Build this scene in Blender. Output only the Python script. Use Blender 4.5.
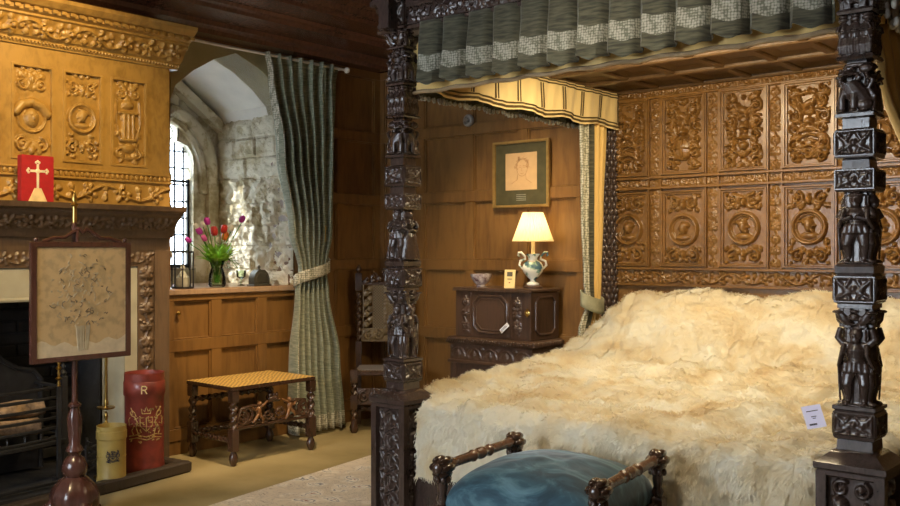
import bpy, bmesh, math, random
import numpy as np
from mathutils import Vector, Matrix, noise
R=math.radians; PI=math.pi
random.seed(4)
for o in list(bpy.data.objects): bpy.data.objects.remove(o)
S=bpy.context.scene; C=S.collection
# ---------------------------------------------------------------- camera
cam=bpy.data.objects.new('camera',bpy.data.cameras.new('camera')); C.objects.link(cam)
cam.data.sensor_width=36; cam.data.lens=37.5; cam.data.shift_y=-0.0033; cam.data.clip_start=.05
cam.location=(0,0,1.45); cam.rotation_euler=(R(90),0,math.atan2(.649,.760))
S.camera=cam
S.view_settings.view_transform='Standard'; S.view_settings.look='None'; S.view_settings.gamma=1
S.view_settings.exposure=0.35
# ---------------------------------------------------------------- world, sun, big lights
W=bpy.data.worlds.new('sky'); S.world=W; W.use_nodes=True
bg=W.node_tree.nodes['Background']; bg.inputs[0].default_value=(.80,.90,1,1); bg.inputs[1].default_value=9.0
def light(kind,name,loc,target,col,energy,**k):
    l=bpy.data.lights.new(name,kind); l.color=col; l.energy=energy
    for a,b in k.items(): setattr(l,a,b)
    o=bpy.data.objects.new(name,l); C.objects.link(o); o.location=loc
    if target is not None:
        o.rotation_euler=(Vector(target)-Vector(loc)).to_track_quat('-Z','Y').to_euler()
    return o
WARM=(1,.76,.42); WARM2=(1,.72,.32); DAY=(.90,.94,1)
light('SUN','sun',(-12,-2,8),(-6.0,4.75,1.9),(1,.97,.9),9.0,angle=R(3))
light('AREA','window_daylight',(-3.3,-2.40,1.9),(-2.9,3.0,1.1),DAY,84,shape='RECTANGLE',size=2.2,size_y=1.5)
light('AREA','bed_lamp_light',(-2.25,4.30,2.487),(-2.25,5.0,1.2),(1,.80,.50),54,shape='RECTANGLE',size=1.3,size_y=.06)
light('SPOT','fireplace_spot_light',(-4.15,2.35,3.15),(-5.5,2.65,2.15),WARM2,128,spot_size=R(80),spot_blend=.9,shadow_soft_size=.06)
light('SPOT','wall_spot_light',(-3.75,4.5,3.15),(-4.3,5.85,1.25),WARM,190,spot_size=R(58),spot_blend=1,shadow_soft_size=.06)  # unseen lamp, added to brighten the wall around the cabinet
light('SPOT','corner_spot_light',(-4.3,3.7,3.15),(-5.6,4.15,.50),(1,.74,.44),290,spot_size=R(54),spot_blend=1,shadow_soft_size=.06)  # added lamp out of view, warms the bench and dado
light('SPOT','room_spot_light',(-1.9,1.9,3.15),(-2.2,4.2,.8),(1,.86,.64),110,spot_size=R(70),spot_blend=1,shadow_soft_size=.15)  # added light from above for the bed cover, source unseen
light('SPOT','hearth_spot_light',(-3.6,1.2,3.15),(-5.2,3.0,.4),WARM,170,spot_size=R(60),spot_blend=1,shadow_soft_size=.1)  # put in to lift the hearth and grate, an unseen source
# ---------------------------------------------------------------- materials
def mat(name):
    m=bpy.data.materials.new(name); m.use_nodes=True
    nt=m.node_tree; return m,nt,nt.nodes['Principled BSDF']
def N(nt,t,**k):
    n=nt.nodes.new(t)
    for a,b in k.items():
        if a.startswith('i_'): n.inputs[a[2:].replace('_',' ')].default_value=b
        else: setattr(n,a,b)
    return n
def ramp(nt,fac,stops):
    r=nt.nodes.new('ShaderNodeValToRGB'); e=r.color_ramp.elements
    while len(e)<len(stops): e.new(.5)
    for i,(p,c) in enumerate(stops): e[i].position=p; e[i].color=(*c,1)
    nt.links.new(fac,r.inputs[0]); return r.outputs[0]
def wood(name,c1,c2,rough=.4,scale=(9,9,1.2),bump=.25,coat=.15,spec=.5,nscale=5):
    m,nt,p=mat(name); tc=N(nt,'ShaderNodeTexCoord'); mp=N(nt,'ShaderNodeMapping'); mp.inputs['Scale'].default_value=scale
    nt.links.new(tc.outputs['Object'],mp.inputs[0])
    n=N(nt,'ShaderNodeTexNoise'); n.inputs['Scale'].default_value=nscale; n.inputs['Detail'].default_value=7; n.inputs['Distortion'].default_value=.6
    nt.links.new(mp.outputs[0],n.inputs['Vector'])
    n2=N(nt,'ShaderNodeTexNoise'); n2.inputs['Scale'].default_value=2.3; n2.inputs['Detail'].default_value=3
    nt.links.new(tc.outputs['Object'],n2.inputs['Vector'])
    a=N(nt,'ShaderNodeMath',operation='ADD'); nt.links.new(n.outputs[0],a.inputs[0])
    b=N(nt,'ShaderNodeMath',operation='MULTIPLY'); b.inputs[1].default_value=.8; nt.links.new(n2.outputs[0],b.inputs[0]); nt.links.new(b.outputs[0],a.inputs[1])
    col=ramp(nt,a.outputs[0],[(.55,c1),(1.15,c2)]); nt.links.new(col,p.inputs['Base Color'])
    p.inputs['Roughness'].default_value=rough; p.inputs['Coat Weight'].default_value=coat; p.inputs['Coat Roughness'].default_value=.25
    p.inputs['Specular IOR Level'].default_value=spec
    bp=N(nt,'ShaderNodeBump'); bp.inputs['Strength'].default_value=bump; bp.inputs['Distance'].default_value=.004
    nt.links.new(n.outputs[0],bp.inputs['Height']); nt.links.new(bp.outputs[0],p.inputs['Normal'])
    return m
def plain(name,c,rough=.5,metal=0,noise_amt=.15,nscale=20,bump=.1,sheen=0,c2=None,dist=.003,coat=0,detail=5):
    m,nt,p=mat(name); tc=N(nt,'ShaderNodeTexCoord'); n=N(nt,'ShaderNodeTexNoise'); n.inputs['Scale'].default_value=nscale; n.inputs['Detail'].default_value=detail
    nt.links.new(tc.outputs['Object'],n.inputs['Vector'])
    c2=c2 or tuple(x*(1-noise_amt*2) for x in c)
    nt.links.new(ramp(nt,n.outputs[0],[(.3,c2),(.7,c)]),p.inputs['Base Color'])
    p.inputs['Roughness'].default_value=rough; p.inputs['Metallic'].default_value=metal; p.inputs['Sheen Weight'].default_value=sheen
    p.inputs['Coat Weight'].default_value=coat
    if bump:
        bp=N(nt,'ShaderNodeBump'); bp.inputs['Strength'].default_value=bump; bp.inputs['Distance'].default_value=dist
        nt.links.new(n.outputs[0],bp.inputs['Height']); nt.links.new(bp.outputs[0],p.inputs['Normal'])
    return m
def weave(name,c1,c2,scale=120,rough=.9,kind='BANDS',bump=.3,sheen=.2,metal=0):
    m,nt,p=mat(name); tc=N(nt,'ShaderNodeTexCoord')
    w=N(nt,'ShaderNodeTexChecker' if kind=='CHECK' else 'ShaderNodeTexNoise')
    w.inputs['Scale'].default_value=scale
    mp=N(nt,'ShaderNodeMapping'); nt.links.new(tc.outputs['Object'],mp.inputs[0])
    if kind=='BANDS': mp.inputs['Scale'].default_value=(1,1,.14); w.inputs['Detail'].default_value=3
    if kind=='HORZ': mp.inputs['Scale'].default_value=(.14,.14,1); w.inputs['Detail'].default_value=4
    nt.links.new(mp.outputs[0],w.inputs['Vector'])
    f=w.outputs['Fac'] if kind=='CHECK' else w.outputs[0]
    st=[(.2,c1),(.8,c2)] if kind=='CHECK' else [(.36,c1),(.64,c2)]
    nt.links.new(ramp(nt,f,st),p.inputs['Base Color'])
    p.inputs['Roughness'].default_value=rough; p.inputs['Sheen Weight'].default_value=sheen; p.inputs['Metallic'].default_value=metal
    bp=N(nt,'ShaderNodeBump'); bp.inputs['Strength'].default_value=bump; bp.inputs['Distance'].default_value=.003
    nt.links.new(f,bp.inputs['Height']); nt.links.new(bp.outputs[0],p.inputs['Normal'])
    return m
M={}
M['oak']=wood('panel_oak',(.100,.046,.012),(.20,.100,.027),.42,bump=.12,scale=(5,5,.8))
M['oak_dark']=wood('cornice_oak',(.060,.028,.017),(.125,.056,.032),.26)
M['post']=wood('carved_dark_oak',(.026,.017,.014),(.062,.039,.031),.27,scale=(14,14,5),coat=.5,bump=.3)
M['head']=wood('headboard_oak',(.095,.043,.009),(.20,.098,.022),.34,scale=(6,6,6),coat=.22,bump=.3)
M['over']=wood('overmantel_oak',(.22,.118,.024),(.40,.225,.052),.42,scale=(5,5,3),coat=.15)
M['mantel']=wood('mantel_oak',(.055,.033,.019),(.125,.075,.040),.42)
M['cab']=wood('cabinet_oak',(.035,.020,.014),(.080,.046,.031),.32,coat=.4)
M['walnut']=wood('bench_walnut',(.024,.013,.009),(.066,.032,.018),.25,scale=(8,8,3),coat=.6)
M['mahog']=wood('mahogany',(.042,.017,.014),(.085,.034,.026),.25,coat=.6)
M['tester']=wood('tester_oak',(.045,.025,.010),(.11,.062,.026),.4)
M['iron']=plain('black_iron',(.05,.05,.055),.5,.6)
M['soot']=plain('sooty_brick',(.018,.017,.018),.9,0,.3,8,.6,dist=.02)
M['brass']=plain('brass',(.55,.36,.10),.28,1,.1)
M['stonej']=plain('cream_stone',(.42,.38,.27),.85,0,.12,6,.2)
M['plaster']=plain('white_plaster',(.82,.80,.74),.9,0,.06,5,.3,dist=.01)
M['olive']=plain('olive_plaster',(.52,.46,.25),.9,0,.1,5,.3,dist=.01)
M['white']=plain('white_paint',(.8,.8,.76),.4,0,.02,10,0)
M['paper']=plain('paper',(.74,.74,.80),.8,0,.02,10,0)
M['ink']=plain('ink',(.03,.03,.05),.8,0,0,10,0)
M['goldleaf']=plain('worn_gold',(.62,.42,.14),.5,.3,.3,60,.2)
M['redbucket']=plain('red_leather',(.27,.045,.028),.45,0,.25,14,.2,coat=.2)
M['yelbucket']=plain('yellow_leather',(.46,.32,.08),.5,0,.12,14,.2)
M['redbox']=plain('red_cloth',(.40,.008,.012),.6,0,.1,30,.1)
M['sock']=weave('green_grey_cloth',(.036,.034,.020),(.105,.100,.060),90,kind='HORZ')
M['curt']=weave('green_curtain_cloth',(.15,.17,.115),(.30,.32,.23),110,kind='HORZ')
def m_lace(nm='white_lace',k=1,sc=62):
    m,nt,p=mat(nm); tc=N(nt,'ShaderNodeTexCoord'); v=N(nt,'ShaderNodeTexVoronoi'); v.inputs['Scale'].default_value=sc; v.inputs['Randomness'].default_value=.35; nt.links.new(tc.outputs['Object'],v.inputs['Vector'])
    n=N(nt,'ShaderNodeTexNoise'); n.inputs['Scale'].default_value=150; nt.links.new(tc.outputs['Object'],n.inputs['Vector'])
    a=N(nt,'ShaderNodeMath',operation='MULTIPLY_ADD'); a.inputs[1].default_value=.35; nt.links.new(n.outputs[0],a.inputs[0]); nt.links.new(v.outputs['Distance'],a.inputs[2])
    nt.links.new(ramp(nt,a.outputs[0],[(.36,(.62*k,.59*k,.48*k)),(.62,(.48*k,.46*k,.36*k)),(.80,(.20*k,.20*k,.14*k))]),p.inputs['Base Color']); p.inputs['Roughness'].default_value=.95
    bp=N(nt,'ShaderNodeBump'); bp.inputs['Strength'].default_value=.4; bp.inputs['Distance'].default_value=.003; nt.links.new(a.outputs[0],bp.inputs['Height']); nt.links.new(bp.outputs[0],p.inputs['Normal']); return m
M['lace']=m_lace(); M['lace_v']=m_lace('grey_lace',.66,85)
M['cream']=plain('cream_silk',(.78,.53,.17),.6,0,.08,4,.1,sheen=.3)
M['creamlt']=plain('pale_cream_silk',(.86,.66,.30),.6,0,.06,4,.1,sheen=.3)
M['stripe']=plain('brown_braid',(.10,.065,.02),.8)
M['fringe']=plain('grey_fringe',(.45,.46,.42),.9,0,.25,120,.5)
M['mattress']=plain('linen',(.3,.27,.22),.9)
M['leadcame']=plain('lead_came',(.03,.035,.04),.6,.3)
M['green']=plain('leaf_green',(.10,.30,.03),.5,0,.2,30,.1); M['green'].node_tree.nodes['Principled BSDF'].inputs['Subsurface Weight'].default_value=.1
for k,c in dict(tmag=(.62,.05,.50),tred=(.65,.04,.03),torange=(.85,.22,.03),twhite=(.85,.82,.75),tpink=(.75,.12,.45)).items():
    M[k]=plain('petal_'+k[1:],c,.5,0,.1,30,0)
def translucent(m,f=.5):
    nt=m.node_tree; p=nt.nodes['Principled BSDF']; tr=N(nt,'ShaderNodeBsdfTranslucent'); mx=N(nt,'ShaderNodeMixShader'); mx.inputs[0].default_value=f
    nt.links.new(p.inputs['Base Color'].links[0].from_socket,tr.inputs[0]); nt.links.new(p.outputs[0],mx.inputs[1]); nt.links.new(tr.outputs[0],mx.inputs[2]); nt.links.new(mx.outputs[0],nt.nodes['Material Output'].inputs[0]); return m
for k in ('tmag','tred','torange','twhite','tpink','green'): translucent(M[k],.18)
def glass(name,rough=.02,tint=(1,1,1),tr=.8):
    m=bpy.data.materials.new(name); m.use_nodes=True; nt=m.node_tree; nt.nodes.remove(nt.nodes['Principled BSDF'])
    t=N(nt,'ShaderNodeBsdfTransparent'); t.inputs[0].default_value=(*tint,1); g=N(nt,'ShaderNodeBsdfGlossy'); g.inputs['Roughness'].default_value=rough
    mx=N(nt,'ShaderNodeMixShader'); fr=N(nt,'ShaderNodeFresnel'); fr.inputs[0].default_value=1.45
    nt.links.new(fr.outputs[0],mx.inputs[0]); nt.links.new(t.outputs[0],mx.inputs[1]); nt.links.new(g.outputs[0],mx.inputs[2])
    nt.links.new(mx.outputs[0],nt.nodes['Material Output'].inputs[0]); return m
M['glass']=glass('leaded_glass',.05,(.93,.97,1)); M['vglass']=glass('vase_glass',.03,(.92,.98,.90))
# floor matting
def m_floor():
    m,nt,p=mat('rush_matting'); tc=N(nt,'ShaderNodeTexCoord')
    w=N(nt,'ShaderNodeTexWave'); w.inputs['Scale'].default_value=26; w.inputs['Distortion'].default_value=2.5; w.inputs['Detail'].default_value=3
    nt.links.new(tc.outputs['Object'],w.inputs['Vector'])
    n=N(nt,'ShaderNodeTexNoise'); n.inputs['Scale'].default_value=1.6; n.inputs['Detail'].default_value=5; nt.links.new(tc.outputs['Object'],n.inputs['Vector'])
    mx=N(nt,'ShaderNodeMath',operation='MULTIPLY_ADD'); mx.inputs[1].default_value=.12; nt.links.new(w.outputs[0],mx.inputs[0]); nt.links.new(n.outputs[0],mx.inputs[2])
    nt.links.new(ramp(nt,mx.outputs[0],[(.35,(.20,.155,.060)),(.75,(.38,.30,.145))]),p.inputs['Base Color']); p.inputs['Roughness'].default_value=.8
    bp=N(nt,'ShaderNodeBump'); bp.inputs['Strength'].default_value=.25; bp.inputs['Distance'].default_value=.004; nt.links.new(w.outputs[0],bp.inputs['Height']); nt.links.new(bp.outputs[0],p.inputs['Normal'])
    return m
M['floor']=m_floor()
def m_carpet():
    m,nt,p=mat('persian_carpet'); tc=N(nt,'ShaderNodeTexCoord')
    n=N(nt,'ShaderNodeTexNoise'); n.inputs['Scale'].default_value=5; n.inputs['Detail'].default_value=3; nt.links.new(tc.outputs['Object'],n.inputs['Vector'])
    add=N(nt,'ShaderNodeMixRGB'); add.blend_type='ADD'; add.inputs[0].default_value=.45; nt.links.new(tc.outputs['Object'],add.inputs[1]); nt.links.new(n.outputs[1],add.inputs[2])
    v=N(nt,'ShaderNodeTexVoronoi'); v.feature='F1'; v.inputs['Scale'].default_value=5; nt.links.new(add.outputs[0],v.inputs['Vector'])
    v2=N(nt,'ShaderNodeTexVoronoi'); v2.inputs['Scale'].default_value=17; nt.links.new(add.outputs[0],v2.inputs['Vector'])
    c1=ramp(nt,v.outputs['Distance'],[(.05,(.30,.12,.08)),(.13,(.84,.79,.70)),(.20,(.84,.79,.70)),(.225,(.09,.10,.15)),(.285,(.82,.77,.68)),(.5,(.66,.58,.46))])
    c2=ramp(nt,v2.outputs['Distance'],[(.16,(.30,.25,.22)),(.24,(.80,.74,.64)),(.42,(.85,.80,.70)),(.52,(.50,.47,.42)),(.6,(.85,.80,.70))])
    mx=N(nt,'ShaderNodeMixRGB'); mx.blend_type='MULTIPLY'; mx.inputs[0].default_value=.75; nt.links.new(c1,mx.inputs[1]); nt.links.new(c2,mx.inputs[2])
    nt.links.new(mx.outputs[0],p.inputs['Base Color']); p.inputs['Roughness'].default_value=.95; p.inputs['Sheen Weight'].default_value=.2; return m
M['carpet']=m_carpet()
def m_stone():
    m,nt,p=mat('old_ashlar'); tc=N(nt,'ShaderNodeTexCoord')
    n=N(nt,'ShaderNodeTexNoise'); n.inputs['Scale'].default_value=9; n.inputs['Detail'].default_value=9; n.inputs['Roughness'].default_value=.65; nt.links.new(tc.outputs['Object'],n.inputs['Vector'])
    n3=N(nt,'ShaderNodeTexNoise'); n3.inputs['Scale'].default_value=3; n3.inputs['Detail'].default_value=3; nt.links.new(tc.outputs['Object'],n3.inputs['Vector'])
    a=N(nt,'ShaderNodeMath',operation='ADD'); nt.links.new(n.outputs[0],a.inputs[0]); nt.links.new(n3.outputs[0],a.inputs[1])
    nt.links.new(ramp(nt,a.outputs[0],[(.70,(.30,.24,.13)),(.92,(.52,.45,.30)),(1.25,(.70,.65,.52))]),p.inputs['Base Color']); p.inputs['Roughness'].default_value=.92
    bp=N(nt,'ShaderNodeBump'); bp.inputs['Strength'].default_value=.9; bp.inputs['Distance'].default_value=.03; nt.links.new(n.outputs[0],bp.inputs['Height']); nt.links.new(bp.outputs[0],p.inputs['Normal'])
    return m
M['stone']=m_stone()
def m_fur():
    m,nt,p=mat('sheepskin'); tc=N(nt,'ShaderNodeTexCoord')
    n=N(nt,'ShaderNodeTexNoise'); n.inputs['Scale'].default_value=3.2; n.inputs['Detail'].default_value=5; n.inputs['Distortion'].default_value=.8; nt.links.new(tc.outputs['Object'],n.inputs['Vector'])
    nt.links.new(ramp(nt,n.outputs[0],[(.30,(.72,.57,.32)),(.42,(.84,.74,.52)),(.58,(.90,.86,.72))]),p.inputs['Base Color'])
    p.inputs['Roughness'].default_value=.9; p.inputs['Sheen Weight'].default_value=.5; p.inputs['Specular IOR Level'].default_value=.1
    tr=N(nt,'ShaderNodeBsdfTranslucent'); nt.links.new(p.inputs['Base Color'].links[0].from_socket,tr.inputs[0]); mx=N(nt,'ShaderNodeMixShader'); mx.inputs[0].default_value=.38
    nt.links.new(p.outputs[0],mx.inputs[1]); nt.links.new(tr.outputs[0],mx.inputs[2]); nt.links.new(mx.outputs[0],nt.nodes['Material Output'].inputs[0])
    return m
M['fur']=m_fur()
def m_velvet():
    m,nt,p=mat('blue_velvet'); tc=N(nt,'ShaderNodeTexCoord')
    n=N(nt,'ShaderNodeTexNoise'); n.inputs['Scale'].default_value=5; n.inputs['Detail'].default_value=7; n.inputs['Roughness'].default_value=.6; n.inputs['Distortion'].default_value=.8
    mp=N(nt,'ShaderNodeMapping'); mp.inputs['Scale'].default_value=(1,2.4,1.5); nt.links.new(tc.outputs['Object'],mp.inputs[0]); nt.links.new(mp.outputs[0],n.inputs['Vector'])
    nt.links.new(ramp(nt,n.outputs[0],[(.38,(.014,.045,.065)),(.50,(.030,.088,.120)),(.64,(.11,.22,.26))]),p.inputs['Base Color'])
    p.inputs['Roughness'].default_value=.75; p.inputs['Sheen Weight'].default_value=.4; p.inputs['Sheen Roughness'].default_value=.35; return m
M['velvet']=m_velvet()
def m_cane():
    m,nt,p=mat('cane_webbing'); tc=N(nt,'ShaderNodeTexCoord')
    ck=N(nt,'ShaderNodeTexChecker'); ck.inputs['Scale'].default_value=52; ck.inputs[1].default_value=(.66,.43,.12,1); ck.inputs[2].default_value=(.26,.15,.04,1)
    nt.links.new(tc.outputs['Object'],ck.inputs['Vector']); nt.links.new(ck.outputs[0],p.inputs['Base Color']); p.inputs['Roughness'].default_value=.5; return m
M['cane']=m_cane()
def m_emb():
    m,nt,p=mat('faded_embroidery'); tc=N(nt,'ShaderNodeTexCoord')
    mp=N(nt,'ShaderNodeMapping'); mp.inputs['Location'].default_value=(0,-.0,-.05); mp.inputs['Scale'].default_value=(.01,2.0,1.55)
    nt.links.new(tc.outputs['Object'],mp.inputs[0])
    ln=N(nt,'ShaderNodeVectorMath',operation='LENGTH'); nt.links.new(mp.outputs[0],ln.inputs[0])
    n=N(nt,'ShaderNodeTexNoise'); n.inputs['Scale'].default_value=22; n.inputs['Detail'].default_value=8; nt.links.new(tc.outputs['Object'],n.inputs['Vector'])
    a=N(nt,'ShaderNodeMath',operation='MULTIPLY_ADD'); a.inputs[1].default_value=.75; nt.links.new(n.outputs[0],a.inputs[0]); nt.links.new(ln.outputs[0],a.inputs[2])
    nt.links.new(ramp(nt,a.outputs[0],[(.36,(.16,.14,.10)),(.46,(.46,.41,.29)),(.55,(.23,.19,.12)),(.63,(.50,.43,.29)),(.76,(.34,.26,.14)),(.9,(.48,.35,.19))]),p.inputs['Base Color']); p.inputs['Roughness'].default_value=.6
    p.inputs['Coat Weight'].default_value=.3; return m
M['emb']=m_emb()
def m_shade():
    m,nt,p=mat('pleated_shade'); p.inputs['Base Color'].default_value=(.85,.74,.52,1); p.inputs['Roughness'].default_value=.8
    tr=N(nt,'ShaderNodeBsdfTranslucent'); tr.inputs[0].default_value=(.95,.80,.50,1); mx=N(nt,'ShaderNodeMixShader'); mx.inputs[0].default_value=.5
    nt.links.new(p.outputs[0],mx.inputs[1]); nt.links.new(tr.outputs[0],mx.inputs[2]); nt.links.new(mx.outputs[0],nt.nodes['Material Output'].inputs[0]); return m
M['shade']=m_shade()
def m_porc():
    m,nt,p=mat('painted_porcelain'); tc=N(nt,'ShaderNodeTexCoord'); n=N(nt,'ShaderNodeTexNoise'); n.inputs['Scale'].default_value=16; n.inputs['Detail'].default_value=2; nt.links.new(tc.outputs['Object'],n.inputs['Vector'])
    nt.links.new(ramp(nt,n.outputs[0],[(.40,(.06,.12,.16)),(.46,(.25,.38,.28)),(.50,(.78,.78,.70)),(.9,(.80,.80,.74))]),p.inputs['Base Color']); p.inputs['Roughness'].default_value=.12; return m
M['porc']=m_porc()
# ---------------------------------------------------------------- mesh helpers
class MB:
    def __init__(s,M=None): s.v=[];s.f=[];s.mi=[];s.M=M or Matrix()
    def add(s,vs,fs,mi=0):
        b=len(s.v); s.v+= [tuple(s.M@Vector(p)) for p in vs]; s.f+=[tuple(b+i for i in f) for f in fs]; s.mi+=[mi]*len(fs)
    def box(s,x0,x1,y0,y1,z0,z1,mi=0,bev=0):
        if bev:
            b=bev; vs=[];
            for z,i in ((z0,b),(z0+b,0),(z1-b,0),(z1,b)):
                vs+=[(x0+i,y0+i,z),(x1-i,y0+i,z),(x1-i,y1-i,z),(x0+i,y1-i,z)]
            fs=[(3,2,1,0),(12,13,14,15)]
            for k in range(3):
                for j in range(4): fs.append((k*4+j,k*4+(j+1)%4,k*4+4+(j+1)%4,k*4+4+j))
            s.add(vs,fs,mi); return
        s.add([(x0,y0,z0),(x1,y0,z0),(x1,y1,z0),(x0,y1,z0),(x0,y0,z1),(x1,y0,z1),(x1,y1,z1),(x0,y1,z1)],
              [(3,2,1,0),(4,5,6,7),(0,1,5,4),(1,2,6,5),(2,3,7,6),(3,0,4,7)],mi)
    def sq(s,cx,cy,prof,mi=0):       # square-section lathe
        vs=[];
        for h,z in prof: vs+=[(cx-h,cy-h,z),(cx+h,cy-h,z),(cx+h,cy+h,z),(cx-h,cy+h,z)]
        fs=[(3,2,1,0)];n=len(prof)
        for k in range(n-1):
            for j in range(4): fs.append((k*4+j,k*4+(j+1)%4,k*4+4+(j+1)%4,k*4+4+j))
        fs.append(tuple((n-1)*4+j for j in range(4))); s.add(vs,fs,mi)
    def lathe(s,cx,cy,prof,n=24,mi=0,cap=True,fn=None):
        vs=[]
        for r,z in prof:
            for j in range(n):
                a=2*PI*j/n; rr=r*(fn(a,z) if fn else 1); vs.append((cx+rr*math.cos(a),cy+rr*math.sin(a),z))
        fs=[]
        for k in range(len(prof)-1):
            for j in range(n): fs.append((k*n+j,k*n+(j+1)%n,(k+1)*n+(j+1)%n,(k+1)*n+j))
        if cap: fs.append(tuple(range(n-1,-1,-1))); fs.append(tuple((len(prof)-1)*n+j for j in range(n)))
        s.add(vs,fs,mi)
    def tube(s,pts,r,n=8,mi=0,cap=True,twist=None):
        pts=[Vector(p) for p in pts]; rs=r if isinstance(r,(list,tuple)) else [r]*len(pts)
        vs=[]; up=None; L=0
        for i,p in enumerate(pts):
            d=(pts[min(i+1,len(pts)-1)]-pts[max(i-1,0)]).normalized()
            if up is None: up=Vector((0,0,1)) if abs(d.z)<.9 else Vector((1,0,0))
            a=(up-d*up.dot(d)).normalized(); b=d.cross(a); up=a
            if i: L+=(p-pts[i-1]).length
            for j in range(n):
                t=2*PI*j/n; rr=rs[i]
                if twist: rr*=1+twist[0]*math.cos(twist[1]*(t)-L*twist[2])
                vs.append(tuple(p+(a*math.cos(t)+b*math.sin(t))*rr))
        fs=[]
        for k in range(len(pts)-1):
            for j in range(n): fs.append((k*n+j,k*n+(j+1)%n,(k+1)*n+(j+1)%n,(k+1)*n+j))
        if cap: fs.append(tuple(range(n-1,-1,-1))); fs.append(tuple((len(pts)-1)*n+j for j in range(n)))
        s.add(vs,fs,mi)
    def ell(s,c,r,mi=0,n=12,m=8,rot=None):
        c=Vector(c); r=(r,r,r) if not isinstance(r,(tuple,list)) else r; vs=[]
        for i in range(1,m):
            ph=PI*i/m
            for j in range(n):
                t=2*PI*j/n; p=Vector((r[0]*math.sin(ph)*math.cos(t),r[1]*math.sin(ph)*math.sin(t),-r[2]*math.cos(ph)))
                if rot: p=rot@p
                vs.append(tuple(c+p))
        b=Vector((0,0,-r[2])); t_=Vector((0,0,r[2]))
        if rot: b=rot@b; t_=rot@t_
        vs+=[tuple(c+b),tuple(c+t_)]; B=len(vs)-2; T=B+1; fs=[]
        for j in range(n):
            fs.append((B,(j+1)%n,j)); fs.append((T,(m-2)*n+j,(m-2)*n+(j+1)%n))
        for k in range(m-2):
            for j in range(n): fs.append((k*n+j,k*n+(j+1)%n,(k+1)*n+(j+1)%n,(k+1)*n+j))
        s.add(vs,fs,mi)
    def prism(s,poly,a0,a1,axis='y',mi=0):   # poly (u,v) extruded: axis y -> (u,y,v); axis x -> (x,u,v); z -> (u,v,z)
        f={'y':lambda u,v,a:(u,a,v),'x':lambda u,v,a:(a,u,v),'z':lambda u,v,a:(u,v,a)}[axis]
        n=len(poly); vs=[f(u,v,a0) for u,v in poly]+[f(u,v,a1) for u,v in poly]
        fs=[tuple(range(n)),tuple(range(2*n-1,n-1,-1))]+[(j,j+n,(j+1)%n+n,(j+1)%n) for j in range(n)]
        s.add(vs,fs,mi)
    def grid(s,P,mi=0,close=False):      # P[i][j]
        n=len(P);m=len(P[0]); vs=[p for r in P for p in r]; fs=[]
        for i in range(n-1):
            for j in range(m-1 if not close else m): fs.append((i*m+j,i*m+(j+1)%m,(i+1)*m+(j+1)%m,(i+1)*m+j))
        if isinstance(mi,int): s.add(vs,fs,mi)
        else:
            s.add(vs,fs,0); k=0; L=len(fs)
            s.mi[-L:]=[mi(i,j) for i in range(n-1) for j in range(m-1 if not close else m)]
    def build(s,name,mats,parent=None,smooth=35,loc=None,recalc=True):
        me=bpy.data.meshes.new(name)
        vs=s.v
        if loc is not None: vs=[(x-loc[0],y-loc[1],z-loc[2]) for x,y,z in s.v]
        me.from_pydata(vs,[],s.f); me.polygons.foreach_set('material_index',s.mi)
        for m in (mats if isinstance(mats,(list,tuple)) else [mats]): me.materials.append(m)
        if recalc:
            bm=bmesh.new(); bm.from_mesh(me); bmesh.ops.recalc_face_normals(bm,faces=bm.faces); bm.to_mesh(me); bm.free()
        if smooth:
            me.polygons.foreach_set('use_smooth',[True]*len(me.polygons)); me.set_sharp_from_angle(angle=R(smooth))
        me.update(); o=bpy.data.objects.new(name,me); C.objects.link(o)
        if loc is not None: o.location=loc
        if parent: link_parent(o,parent)
        return o
def wloc(o):
    v=Vector(o.location)
    return v
def link_parent(o,p):
    o.parent=p; bpy.context.view_layer.update(); o.matrix_parent_inverse=p.matrix_world.inverted()
def tag(o,label=None,cat=None,group=None,kind=None):
    if label: o['label']=label
    if cat: o['category']=cat
    if group: o['group']=group
    if kind: o['kind']=kind
    return o
def thing(name,loc,label,cat,group=None):
    o=bpy.data.objects.new(name,None); C.objects.link(o); o.location=loc; o.empty_display_size=.1
    return tag(o,label,cat,group)
def struct(o): o['kind']='structure'; return o
def lerp(a,b,t): return a+(b-a)*t
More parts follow.
